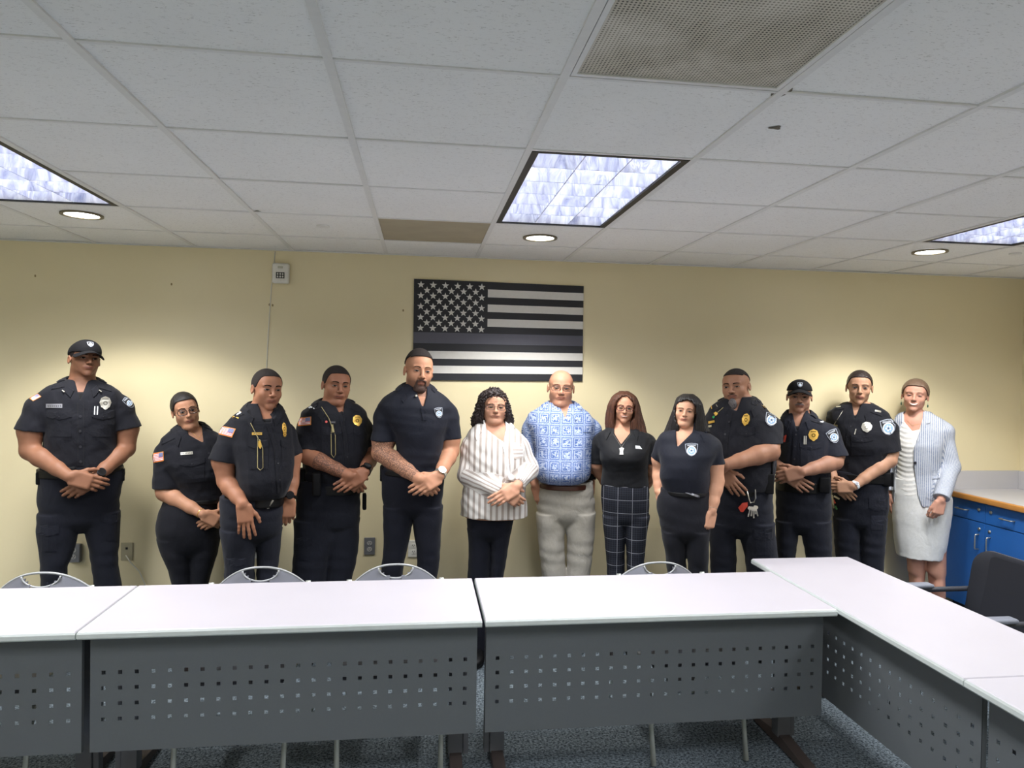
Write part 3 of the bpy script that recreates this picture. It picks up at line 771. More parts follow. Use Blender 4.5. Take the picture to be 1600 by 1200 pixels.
class Dec:
    """thin appliques that lie on a surface, collected into one mesh"""
    def __init__(s, P, bvhs): s.P = P; s.b = bvhs; s.v = []; s.f = []; s.mi = []; s.mats = []
    def mat(s, m_):
        if m_ not in s.mats: s.mats.append(m_)
        return s.mats.index(m_)
    def hit(s, u, v):
        o, d = s.P.ray(u, v); best = None
        for b in s.b:
            h = b.ray_cast(Vector(o), Vector(d))
            if h[0] is not None and (best is None or h[3] < best[1]): best = (np.array(h[0]), h[3])
        if best is None: return None
        return best[0], np.array(d) / np.linalg.norm(d)
    def pts(s, L, off):
        H = [s.hit(u, v) for u, v in L]; ys = [h[0][1] for h in H if h is not None]
        if not ys: return None
        med = float(np.median(ys)); out = []
        for (u, v), h in zip(L, H):
            if h is None or abs(h[0][1] - med) > .12:
                p = s.P.at(u, v, med); q = min((b.find_nearest(Vector(p)) for b in s.b), key=lambda t: t[3])
                if q[3] < .06: out.append((np.array(q[0] + q[1] * off), np.array(q[0] - q[1] * .001))); continue
                d = np.array(s.P.ray(u, v)[1]); d /= np.linalg.norm(d); h = (p, d)
            out.append((h[0] - h[1] * off, h[0] + h[1] * .001))
        return out
    def ring(s, poly, off, mat, rings=3, c=None):
        poly = np.array(poly, float); c = poly.mean(0) if c is None else np.array(c); n = len(poly); L = [tuple(c)]
        for r in range(1, rings + 1): L += [tuple(c + (p - c) * r / rings) for p in poly]
        H = s.pts(L, off)
        if H is None: return
        k = len(s.v); s.v += [h[0] for h in H] + [h[1] for h in H[-n:]]; m_ = s.mat(mat)
        fs = [(0, 1 + (i + 1) % n, 1 + i) for i in range(n)]
        for r in range(rings - 1):
            for i in range(n): a = 1 + r * n; fs.append((a + i, a + (i + 1) % n, a + n + (i + 1) % n, a + n + i))
        a = 1 + (rings - 1) * n; b = 1 + rings * n
        for i in range(n): fs.append((a + i, a + (i + 1) % n, b + (i + 1) % n, b + i))
        s.f += [tuple(x + k for x in f) for f in fs]; s.mi += [m_] * len(fs)
    def grid(s, q, nu, nv, off, fm):
        """q: four corners tl,tr,br,bl ; fm(i,j)->material"""
        q = [np.array(x, float) for x in q]; L = []
        for j in range(nv + 1):
            for i in range(nu + 1):
                a = q[0] + (q[1] - q[0]) * i / nu; b = q[3] + (q[2] - q[3]) * i / nu; L.append(tuple(a + (b - a) * j / nv))
        H = s.pts(L, off)
        if H is None: return
        k = len(s.v); N = len(H); s.v += [h[0] for h in H] + [h[1] for h in H]
        for j in range(nv):
            for i in range(nu): a = k + j * (nu + 1) + i; s.f.append((a, a + nu + 1, a + nu + 2, a + 1)); s.mi.append(s.mat(fm(i, j)))
        rim = [i for i in range(nu + 1)] + [j * (nu + 1) + nu for j in range(1, nv + 1)] + [nv * (nu + 1) + i for i in range(nu - 1, -1, -1)] + [j * (nu + 1) for j in range(nv - 1, 0, -1)]
        for a, b in zip(rim, rim[1:] + rim[:1]): s.f.append((k + a, k + b, k + b + N, k + a + N)); s.mi.append(s.mat(fm(0, 0)))
    def strip(s, L, w, off, mat, step=6):
        L = [np.array(p, float) for p in L]; P = [L[0]]
        for a, b in zip(L, L[1:]):
            n = max(1, int(np.linalg.norm(b - a) / step)); P += [a + (b - a) * (i + 1) / n for i in range(n)]
        A = []
        for i, p in enumerate(P):
            d = P[min(i + 1, len(P) - 1)] - P[max(i - 1, 0)]; d = d / (np.linalg.norm(d) + 1e-9); nrm = np.array([-d[1], d[0]]); ww = w if not callable(w) else w(i / (len(P) - 1))
            A += [tuple(p + nrm * ww / 2), tuple(p - nrm * ww / 2)]
        H = s.pts(A, off)
        if H is None: return
        k = len(s.v); N = len(A); s.v += [h[0] for h in H] + [h[1] for h in H]; fs = []
        for i in range(len(P) - 1):
            a = 2 * i; fs += [(a, a + 1, a + 3, a + 2), (a, a + 2, a + 2 + N, a + N), (a + 1, a + 1 + N, a + 3 + N, a + 3)]
        fs += [(0, N, N + 1, 1), (2 * len(P) - 2, 2 * len(P) - 1, 2 * len(P) - 1 + N, 2 * len(P) - 2 + N)]
        s.f += [tuple(x + k for x in f) for f in fs]; s.mi += [s.mat(mat)] * len(fs)
    def build(s, name, parent, label=None, smooth=False):
        if not s.v: return None
        o = obj(name, s.v, s.f, s.mats, parent, s.mi, smooth)
        bm = bmesh.new(); bm.from_mesh(o.data); bmesh.ops.recalc_face_normals(bm, faces=bm.faces[:]); bm.to_mesh(o.data); bm.free()
        if label: o['label'] = label
        return o

def circ(u, v, r, n=14, ry=None, rot=0): ry = ry or r; return [(u + r * math.cos(a) * math.cos(rot) - ry * math.sin(a) * math.sin(rot), v + r * math.cos(a) * math.sin(rot) + ry * math.sin(a) * math.cos(rot)) for a in np.linspace(0, 2 * math.pi, n + 1)[:-1]]

def rotm(yaw, pitch, roll):
    """head: yaw>0 turns to image right, pitch>0 looks up, roll>0 leans clockwise in the image"""
    y, p, r = R(yaw), R(pitch), R(roll)
    Rz = np.array([[math.cos(y), -math.sin(y), 0], [math.sin(y), math.cos(y), 0], [0, 0, 1]])
    Rx = np.array([[1, 0, 0], [0, math.cos(-p), -math.sin(-p)], [0, math.sin(-p), math.cos(-p)]])
    Ry = np.array([[math.cos(r), 0, math.sin(r)], [0, 1, 0], [-math.sin(r), 0, math.cos(r)]])
    return Ry @ Rz @ Rx

class Person:
    def __init__(P, name_label, Y0, crop, footu, group=None):
        P.crop = crop; x, y, s = crop
        px = x + footu / s; w = pix(px, 800, Y=Y0); P.X0, P.Y0 = w[0], Y0
        P.th = math.atan2(P.X0, P.Y0); P.D = math.hypot(P.X0, P.Y0)
        c, sn = math.cos(P.th), math.sin(P.th); P.E = np.array([[c, -sn, 0], [sn, c, 0], [0, 0, 1]])   # rows: local axes in world
        P.root = thing('person', name_label, 'person', (P.X0, P.Y0, 0), -P.th, None)
        P.cl = np.array([0, -P.D, CAMZ]); P.bvh = {}
    def pxy(P, u, v): x, y, s = P.crop; return x + u / s, y + v / s
    def ray(P, u, v):
        px, py = P.pxy(u, v); d = CR * (px - 800) / FPX - CU * (py - 600) / FPX + CF; return P.cl, P.E @ d
    def at(P, u, v, dy=0.): o, d = P.ray(u, v); return o + d * (dy - o[1]) / d[1]
    def rows(P, L, px=False):
        """[(v, ul, ur, depth[, dy])] -> loft rows (z, xc, a, b, yc)"""
        out = []; sv = P.crop
        if px: P.crop = (0, 0, 1)
        for r in L:
            dy = r[4] if len(r) > 4 else 0.; a = P.at(r[1], r[0], dy); b = P.at(r[2], r[0], dy)
            out.append(((a[2] + b[2]) / 2, (a[0] + b[0]) / 2, (b[0] - a[0]) / 2, r[3], dy))
        P.crop = sv; return out
    def put(P, name, g, mat, key=None, label=None, parent=None):
        v, f = g.mesh(); o = obj(name, v, f, mat, parent or P.root)
        if label: o['label'] = label
        if key: P.bvh[key] = BVHTree.FromPolygons(v.tolist(), f.tolist())
        o_ = o; P.last = (v, f); return o

def spine(lo, hi, st): return np.arange(lo, hi, st)

def hand(g, W, T, n, thumb, curl=25, size=1., spread=.0, tc=20, fist=False):
    """W wrist, T direction to the knuckles, n back-of-hand normal, thumb: rough direction of the thumb side"""
    W = np.array(W, float); d = np.array(T, float); d /= np.linalg.norm(d); n = np.array(n, float); n -= d * (n @ d); n /= np.linalg.norm(n)
    s = np.cross(d, n); th = np.array(thumb, float)
    if s @ th < 0: s = -s
    S = size
    g.box(W + d * .047 * S - n * .001, (d, s, n), (.050 * S, .041 * S, .0145 * S), .013 * S, .014)
    g.cone(W + d * .02 * S + s * .022 * S - n * .006 * S, W + d * .055 * S + s * .036 * S - n * .012 * S, .017 * S, .014 * S, .012)
    segs = [(.040, .026, .021), (.045, .029, .022), (.042, .027, .021), (.033, .021, .019)]
    lat = [.031, .0105, -.010, -.029]; st = [.088, .093, .089, .080]; rad = [.0092, .0096, .0092, .0082]
    for i in range(4):
        p = W + d * st[i] * S + s * lat[i] * S; a = R(curl * (.7 + .12 * i)); base = d + s * (spread * (1.5 - i)); base /= np.linalg.norm(base); r = rad[i] * S
        tot = 0
        for j, L in enumerate(segs[i]):
            tot += a * (1.0 if j else .8)
            dr = base * math.cos(tot) - n * math.sin(tot); q = p + dr * L * S
            g.cone(p, q, r * (1 - .06 * j), r * (.94 - .08 * j), .004 if j else .008); p = q
    p = W + d * .032 * S + s * .036 * S - n * .008 * S; ang = R(38 if not fist else 20)
    for j, (L, r) in enumerate(((.034, .0115), (.028, .0105), (.022, .0092))):
        dr = d * math.cos(ang) + s * math.sin(ang) - n * math.sin(R(tc + 10 * j)) * .6; dr /= np.linalg.norm(dr); q = p + dr * L * S; g.cone(p, q, r * S, r * .92 * S, .006); p = q; ang -= R(14)

def head_fn(h, X, Y, Z):
    Rm, c, S = h['R'], h['c'], h['S']; x, y, z = X - c[0], Y - c[1], Z - c[2]
    q = [Rm[0][i] * x + Rm[1][i] * y + Rm[2][i] * z for i in range(3)]
    return q[0] / S[0], q[1] / S[1], q[2] / S[2]
def E3(x, y, z, c, r):
    a, b, d = (x - c[0]) / r[0], (y - c[1]) / r[1], (z - c[2]) / r[2]; k0 = np.sqrt(a * a + b * b + d * d) + 1e-6
    k1 = np.sqrt((a / r[0]) ** 2 + (b / r[1]) ** 2 + (d / r[2]) ** 2) + 1e-6; return k0 * (k0 - 1) / k1
def C3(x, y, z, a, b, ra, rb):
    d = np.subtract(b, a); L = float(d @ d); px, py, pz = x - a[0], y - a[1], z - a[2]; t = np.clip((px * d[0] + py * d[1] + pz * d[2]) / L, 0, 1)
    return np.sqrt((px - t * d[0]) ** 2 + (py - t * d[1]) ** 2 + (pz - t * d[2]) ** 2) - (ra + (rb - ra) * t)
def head_sdf(h, X, Y, Z):
    x, y, z = head_fn(h, X, Y, Z); f = h.get('fat', 0.); fem = h.get('fem', 0.); sm = h.get('smile', 0.)
    d = E3(x, y, z, (0, .018, .030), (.0745, .094, .085))
    d = smin(d, E3(x, y, z, (0, -.030, .035), (.064, .058, .058)), .02)              # forehead
    d = smin(d, E3(x, y, z, (0, -.020, -.040), (.058 + .006 * f - .004 * fem, .066, .068)), .03)      # jaw block
    ax = np.abs(x)
    d = smin(d, E3(ax, y, z, (.034, -.046, -.024), (.028 + .003 * f, .030, .026 + .006 * f)), .018)      # cheeks
    d = smin(d, E3(ax, y, z, (.043 + .006 * f - .002 * fem, -.004, -.054), (.017 + .004 * f, .032, .026)), .02)      # jaw angle
    d = smin(d, E3(x, y, z, (0, -.066, -.092), (.022, .020, .019)), .02)             # chin
    if f > .3: d = smin(d, E3(x, y, z, (0, -.035, -.098), (.046, .045, .026)), .025)
    d = smin(d, C3(ax, y, z, (.010, -.083, .022), (.044, -.071, .024), .0085, .007), .012)              # brow ridge
    d = -smin(-d, E3(ax, y, z, (.031, -.095, .003), (.0175, .0175, .0115)), .009)       # sockets
    d = smin(d, E3(ax, y, z, (.031, -.0715, .001), (.0150, .0125, .0100)), .004)     # lids over the eyeball
    nw = .0105 + .0025 * (1 - fem)
    d = smin(d, C3(x, y, z, (0, -.082, .018), (0, -.103, -.022), .0065, .0095), .008)                   # nose bridge
    d = smin(d, E3(x, y, z, (0, -.104, -.027), (.0105, .0105, .0095)), .005)
    d = smin(d, E3(ax, y, z, (nw, -.094, -.030), (.0075, .010, .0075)), .005)
    d = smin(d, E3(x, y, z, (0, -.078, -.056), (.027 + .004 * sm, .0155, .017)), .012)                   # muzzle
    zc = z - sm * 14 * ax * ax * .6
    d = smin(d, C3(ax, y, zc, (0, -.0915, -.0535), (.021 + .004 * sm, -.080, -.0560), .0048, .0028), .004)   # upper lip
    d = smin(d, C3(ax, y, zc, (0, -.0905, -.0625), (.017 + .004 * sm, -.081, -.0605), .0056, .0034), .004)   # lower lip
    d = -smin(-d, C3(ax, y, zc, (0, -.0985, -.0578), (.023 + .004 * sm, -.0865, -.0585), .0018, .0012), .002)   # mouth line
    d = -smin(-d, E3(x, y, z, (0, -.091, -.0735), (.018, .007, .005)), .006)         # fold under the lip
    e = E3(ax - .0035 * (y > 0), y, z, (.0755 , .012, -.004), (.0070, .0175, .0275)); e = -smin(-e, E3(ax, y, z, (.0845, .008, -.002), (.006, .010, .017)), .004)
    if not h.get('noears'): d = smin(d, e, .006)
    return d * float(min(h['S']))

def mkhead(P, cu, top, chin, width, yaw=0, pitch=0, roll=0, dy=-.02, **kw):
    a = P.at(cu, top, dy); b = P.at(cu, chin, dy); c = (a + b) / 2; H = np.linalg.norm(a - b)
    l = P.at(cu - width / 2, (top + chin) / 2, dy); r = P.at(cu + width / 2, (top + chin) / 2, dy); W = np.linalg.norm(r - l)
    yy = R(abs(yaw)); app = .149 * math.cos(yy) + .06 * math.sin(yy)
    sx = W / app; sz = H / .228; S = (sx, (sx + sz) / 2, sz)
    h = dict(R=rotm(yaw, pitch, roll), c=c, S=S, **kw); P.h = h; return h
def hp(P, x, y, z):
    """canonical head point -> person local"""
    h = P.h; return np.array(h['c']) + h['R'] @ (np.array([x, y, z]) * np.array(h['S']))
def hinv(P, V): h = P.h; return ((V - h['c']) @ h['R']) / np.array(h['S'])

def hgrid(P, st=.0032, ext=(.13, .17, .17), up=0.): c = P.h['c']; return Grid(*[np.arange(c[i] - ext[i] + (up if i == 2 else 0), c[i] + ext[i] + (up if i == 2 else 0), st) for i in range(3)])
def hop(P, g, fn, k=.005, mode='u'):
    """apply a canonical-space function on the whole grid"""
    q = tuple(slice(0, n) for n in g.V.shape); X, Y, Z = g.at(q); x, y, z = head_fn(P.h, X, Y, Z); d = (fn(x, y, z) * min(P.h['S'])).astype(np.float32)
    g.V = smin(g.V, d, k) if mode == 'u' else (-smin(-g.V, d, k) if mode == 'c' else -smin(-g.V, -d, k)).astype(np.float32)

class FDec(Dec):
    """appliques on the face, given in canonical head coordinates (x, z)"""
    def hit(s, x, z):
        P = s.P; o = hp(P, x, -.3, z); d = P.h['R'] @ (np.array([0, 1., 0]))
        h = s.b[0].ray_cast(Vector(o), Vector(d))
        if h[0] is None: return None
        return np.array(h[0]), d
    def pts(s, L, off):
        H = [s.hit(u, v) for u, v in L]
        ok = [h[0] for h in H if h is not None]
        if not ok: return None
        m_ = np.mean(ok, 0); return [((h[0] if h else m_) - s.P.h['R'] @ np.array([0, 1., 0]) * off, (h[0] if h else m_) + s.P.h['R'] @ np.array([0, 1., 0]) * .001) for h in H]

def face(P, brow=.0045, browm='browm', eyeh=.0048, smile=0, lidm=None, glasses=None, browtilt=.003, browz=.0235):
    b = [P.bvh['body']]
    for s in (-1, 1):
        d = FDec(P, b); ex = s * .031; n = 14; w = .0140
        def alm(x): t = (x - ex) / w * s; up = eyeh * 1.15 * max(0, 1 - abs(t) ** 2.1); dn = -eyeh * .85 * max(0, 1 - abs(t) ** 2.3); return up + .0012 * t, dn + .0012 * t
        xs = [ex - w + 2 * w * i / n for i in range(n + 1)]
        up = [(x, .0015 + alm(x)[0]) for x in xs]; dn = [(x, .0015 + alm(x)[1]) for x in xs[::-1]][1:-1]
        d.ring(up + dn, .0009, M['eyewhite'], 2, (ex, .0015))
        ir = []
        for a in np.linspace(0, 2 * math.pi, 17)[:-1]:
            x = ex + .0074 * math.cos(a); z = .0074 * math.sin(a); u_, l_ = alm(x); ir.append((x, .0015 + min(max(z, l_), u_)))
        d.ring(ir, .0016, M['iris'], 2, (ex, .0018))
        d.build('eye', P.root)
        d = FDec(P, b); d.strip([(x, z + .0008) for x, z in up], .0034, .0018, M['lash'], .003); d.build('eyelashes', P.root)
        d = FDec(P, b); d.strip([(s * .0125, browz - browtilt * .6), (s * .022, browz + .0015), (s * .034, browz + .0028), (s * .046, browz - .001)], (lambda t: brow * 1.35 * (1 - .5 * t)), .0016, M[browm], .004); d.build('eyebrow', P.root)
    if smile > 1:
        d = FDec(P, b); pts = [(x, -.0550 + 11 * x * x) for x in np.linspace(-.025, .025, 9)] + [(x, -.0655 + 24 * x * x) for x in np.linspace(.022, -.022, 7)]
        d.ring(pts, .0022, M['teeth'], 2, (0, -.059)); d.build('teeth', P.root)
    else:
        d = FDec(P, b); d.strip([(x, -.0580 + (smile * 9) * x * x) for x in np.linspace(-.0225, .0225, 9)], (lambda t: .0026 * (1 - abs(2 * t - 1) ** 3 * .6)), .0011, M['lash'] if smile < .55 else M['teeth'], .004)
        d.build('mouth_line', P.root)
    d = FDec(P, b)
    for s in (-1, 1): d.ring([(s * .0062 + .0030 * math.cos(a), -.0352 + .0014 * math.sin(a)) for a in np.linspace(0, 2 * math.pi, 9)[:-1]], .0008, M['lash'], 1)
    d.build('nostrils', P.root)
    if glasses:
        mat, w, hh, rr = glasses; yv = -.104; m_ = MB(); ln = []
        for s in (-1, 1):
            loop = []
            for a in np.linspace(0, 2 * math.pi, 29)[:-1]:
                ca, sa = math.cos(a), math.sin(a); e = 2 / rr; x = s * .0335 + w * abs(ca) ** e * np.sign(ca); z = .001 + hh * abs(sa) ** e * np.sign(sa)
                loop.append(hp(P, x, yv + .35 * max(0, abs(x) - .03) ** 1 * .9 + .006 * (abs(x) > .05), z))
            m_.tube(loop, .0021 if mat != 'frame_metal' else .0015, 6, True); ln.append(loop)
            m_.tube([hp(P, s * (.0335 + w), yv + .014, .006), hp(P, s * .072, -.06, .006), hp(P, s * .0785, .0, .008)], .0014, 6)
        m_.tube([hp(P, -.0335 + w, yv + .001, .004), hp(P, 0, yv - .003, .007), hp(P, .0335 - w, yv + .001, .004)], .0014, 6)
        g = m_.build('glasses', M[mat], P.root, True)
        for loop in ln:
            c = np.mean(loop, 0); lm = MB(); lm.add([c] + loop, [(0, 1 + i, 1 + (i + 1) % 28) for i in range(28)]); lm.build('lens', M['lens'], g, True)

def buzz(P, mat='hair_stub', thick=.0035, hl=.068, side=.012, back=-.045, name='hair', top=0., mode='fade'):
    """close-cropped hair: a cap on the cranium above a hairline"""
    g = hgrid(P, .0034)
    def fn(x, y, z):
        d = E3(x, y, z, (0, .018, .030 + top / 2), (.0745 + thick, .094 + thick, .085 + thick + top / 2)); d = smin(d, E3(x, y, z, (0, -.030, .035), (.064 + thick * .8, .058 + thick * .8, .058 + thick)), .02)
        line = np.interp(y, [-.10, -.075, -.05, -.02, .02, .06, .11], [hl + .004, hl, hl - .006, side + .018, side, side - .03, back])
        line = line + 0 * x - np.clip((-.02 - y) / .03, 0, 1) * 30 * np.maximum(np.abs(x) - .042, 0) ** 2
        return np.maximum(d, (line - z) * .8)
    hop(P, g, fn, .002)
    if thick > .005: 
        q = tuple(slice(0, n) for n in g.V.shape); X, Y, Z = g.at(q); g.V += (.0009 * np.sin(X * 900 + 2 * np.sin(Z * 300)) ).astype(np.float32)
    return P.put(name, g, M[mat])

def longhair(P, rows_, faceP, mat, yface=-.02, ridge=.003, seed=1, freq=60, curly=0., extra=None):
    """hair volume from silhouette rows (v, ul, ur, depth, dy); faceP: opening polygon in crop coordinates"""
    lv = P.rows(rows_); z = [r[0] for r in lv]; xa = min(r[1] - r[2] for r in lv) - .05; xb = max(r[1] + r[2] for r in lv) + .05
    g = Grid(np.arange(xa, xb, .0035), np.arange(-.22, .22, .0035), np.arange(min(z) - .03, max(z) + .03, .0035))
    g.loft(lv, 0, .01, n=2.1, soft=.015)
    if extra: extra(g)
    Pl = [(p[0], p[2]) for p in (P.at(u, v, -.10) for u, v in faceP)]; g.poly(Pl, -.4, yface, .012)
    q = tuple(slice(0, n) for n in g.V.shape); X, Y, Z = g.at(q); c = P.h['c']; ang = np.arctan2(X - c[0], -(Y - c[1] - .03)); rs = np.random.RandomState(seed)
    d = np.sin(ang * freq + 3 * np.sin(Z * 9 + 1) + 1.3 * np.sin(Z * 31)) + .6 * np.sin(ang * freq * .43 + 5 * np.sin(Z * 6))
    if curly: d = d * .3 + curly * (np.sin(X * 190 + 2 * np.sin(Z * 120)) * np.sin(Z * 170 + 2 * np.sin(Y * 150)) + np.sin(Y * 210 + Z * 60))
    g.V += (ridge * .6 * d).astype(np.float32)
    return P.put('hair', g, M[mat])
def arm_pts(P, A):
    """A: list of (u, v, dy) for shoulder, elbow, wrist"""
    return [P.at(*p) for p in A]

def build_body(P, sp):
    """skin: head, neck, torso core, arms with hands, legs, as one continuous surface"""
    tor = P.rows(sp['torso']); hips = P.rows(sp['hips'], True); h = P.h
    legs = [P.rows(sp[k], True) for k in ('legL', 'legR')]
    lb = max(L[0][3] for L in legs); ly = legs[0][0][4]
    if not sp.get('bare'):
        h1 = hips[-1]; hips[-1] = (h1[0], h1[1], h1[2] * .93, lb - .004, ly * .5); hips[-2] = (hips[-2][0], hips[-2][1], hips[-2][2] * .985) + ((hips[-2][3] + lb) / 2 + .004, ly * .5); hips.append((h1[0] - .045, h1[1], h1[2] * .2, .028, ly * .5))
    for L in legs:            # carry the legs on to the floor
        z, xc, a, b, yc = L[-1]; t = L[-1][1]
        if sp.get('bare'): L += [(.33, xc, a * .98, .062, yc + .01), (.20, xc, .042, .046, yc + .01), (.09, xc, .033, .038, yc + .01), (.04, xc, .036, .045, yc)]
        else: L += [(.25, xc, min(a, .085), .085, yc), (.10, xc, min(a, .078) , .085, yc), (.035, xc, min(a, .075), .085, yc)]
    P.tor, P.hips, P.legs = tor, hips, legs
    allp = []
    for s in ('A', 'B'): allp += arm_pts(P, sp[s]['p'])
    xs = [p[0] for p in allp] + [r[1] - r[2] for r in tor + hips] + [r[1] + r[2] for r in tor + hips]
    x0, x1 = min(xs) - .12, max(xs) + .12
    zh = min(r[0] for r in hips) ; ztop = h['c'][2] + .17
    zlow = min([p[2] for p in allp]) - .22
    st = .004; zs = np.concatenate([np.arange(-.02, zlow, .009), np.arange(zlow, ztop, st)])
    g = Grid(np.arange(x0, x1, st), np.arange(-.40, .30, st), zs); P.gx = (x0, x1)
    ins = sp.get('inset', .013)
    g.loft(tor, ins, .01, soft=.02); g.loft(hips, .016, .01, soft=.04)
    for L in legs: g.loft(L, 0 if sp.get('bare') else .022, .02 if sp.get('bare') else .006, z0=.05)
    if sp.get('bare'):
        for L in legs:
            zk = L[0][0] - .075; r = min(L, key=lambda r: abs(r[0] - zk)); g.ell((r[1], r[4] - r[3] * .75, zk), (.034, .028, .04), .03)
            g.ell((r[1], r[4] + .03, .33), (.045, .04, .1), .03)
    # neck
    nk = P.at(*sp['neck']); nr = sp.get('nr', .058)
    up = np.array(h['c']) + h['R'] @ np.array([0, .024, -.055])
    g.cone(nk + np.array([0, .005, -.03]), up, nr * 1.06, nr * .95, .02)
    g.ell(nk + np.array([0, .02, -.045]), (nr * 1.6, nr * .95, .05), .03)
    # head
    hc = h['c']; g.op(hc - .16, hc + .16, lambda X, Y, Z: head_sdf(h, X, Y, Z), .014)
    # arms
    P.armp = {}
    for s in ('A', 'B'):
        a = sp[s]; S_, E_, W_ = arm_pts(P, a['p']); r = a.get('r', (.058, .046, .043, .028))
        mid = np.mean([q_[1] for q_ in tor[2:5]]); S_ = S_ + np.array([-.014 * np.sign(S_[0] - mid), 0, -.030]); P.armp[s] = (S_, E_, W_, r)
        if a.get('cuffp') and a.get('sl'):
            C_ = P.at(*a['cuffp'][:2], (S_[1] + E_[1]) / 2); rs = min(r[0], a['sl'][0] * .9 - .012); rc = min(r[0], a['sl'][1] - .007)
            g.ell(S_, (rs,) * 3, .03); g.cone(S_, C_, rs, rc, .015); g.cone(C_, E_, rc, r[1], .015)
        else:
            rs = min(r[0], a['long'][0] * .9 - .01); g.ell(S_, (rs,) * 3, .03); m1 = S_ + (E_ - S_) * .5; g.cone(S_, m1, rs, rs * .98, .015); g.cone(m1, E_, rs * .98, r[1], .015)
        m2 = E_ + (W_ - E_) * .28; m3 = E_ + (W_ - E_) * .7; d = (W_ - E_) / np.linalg.norm(W_ - E_)
        g.cone(E_, m2, r[1], r[2] * 1.05, .015); g.cone(m2, m3, r[2] * 1.05, (r[2] + r[3]) * .49, .015); g.cone(m3, W_, (r[2] + r[3]) * .49, r[3], .015, flat=1, fdir=None)
        H = a.get('hand')
        if H:
            T = P.at(*H['tip']) - W_
            hand(g, W_ + d * .012, T, H.get('n', (0, -1, .15)), H.get('th', (0, 0, 1)), H.get('curl', 25), H.get('size', 1.), H.get('spread', .03), H.get('tc', 20), H.get('fist', False))
    v, f = g.mesh()
    o = obj('body', v, f, skinmat('skin', sp['skin'], sp.get('tattoo')), P.root)
    P.bvh['body'] = BVHTree.FromPolygons(v.tolist(), f.tolist())
    # tone attribute
    q = hinv(P, v); x, y, z = q.T; front = y < -.06; sm = sp.get('smile', 0)
    zc = z - min(sm, 1) * 14 * x * x * .6
    lip = np.clip(1.35 - np.sqrt((x / .0250) ** 2 + ((zc + .0585) / np.where(zc > -.0585, .0085, .0108)) ** 2) * 1.05, 0, 1) * 1.0 * front
    lip = np.clip(lip * 2.2, 0, 1) * sp.get('lips', .75)
    stub = np.zeros(len(v)); 
    sb = sp.get('stubble', 0)
    if sb: stub = sb * np.clip((-.035 - z) / .02, 0, 1) * np.clip((-.0 - y) / .03, 0, 1) * (z > -.13) * (1 - lip) * np.where((np.abs(x) < .03) & (z > -.05), .7, 1)
    if sp.get('bald'): stub = np.maximum(stub, sp['bald'] * np.clip((z - np.interp(y, [-.1, -.06, -.02, .02, .1], [.2, .12, .055, .02, -.05])) / .02, 0, 1) * (np.abs(z) < .13) * np.where(np.abs(x) < .052, np.clip((.115 - z) / .06, .25, 1), 1))
    ink = np.zeros(len(v))
    for s in sp.get('tattoo', ''):
        S_, E_, W_, r = P.armp[s[0]]; mid = sp.get('inkr', (0, 1)); a_ = E_ + (W_ - E_) * mid[0]; b_ = E_ + (W_ - E_) * mid[1]
        pts = [(a_, b_)] + ([(S_ + (E_ - S_) * .4, E_)] if mid[0] == 0 else [])
        for a_, b_ in pts:
            d = b_ - a_; t = ((v - a_) @ d) / (d @ d); dist = np.linalg.norm(v - (a_ + np.clip(t, 0, 1)[:, None] * d), axis=1); ink = np.maximum(ink, ((t > 0) & (t < 1) & (dist < .075)).astype(float))
    col = np.stack([lip, stub, ink, np.ones(len(v))], 1).astype(np.float32)
    ca = o.data.color_attributes.new('tone', 'FLOAT_COLOR', 'POINT'); ca.data.foreach_set('color', col.ravel())
    return o

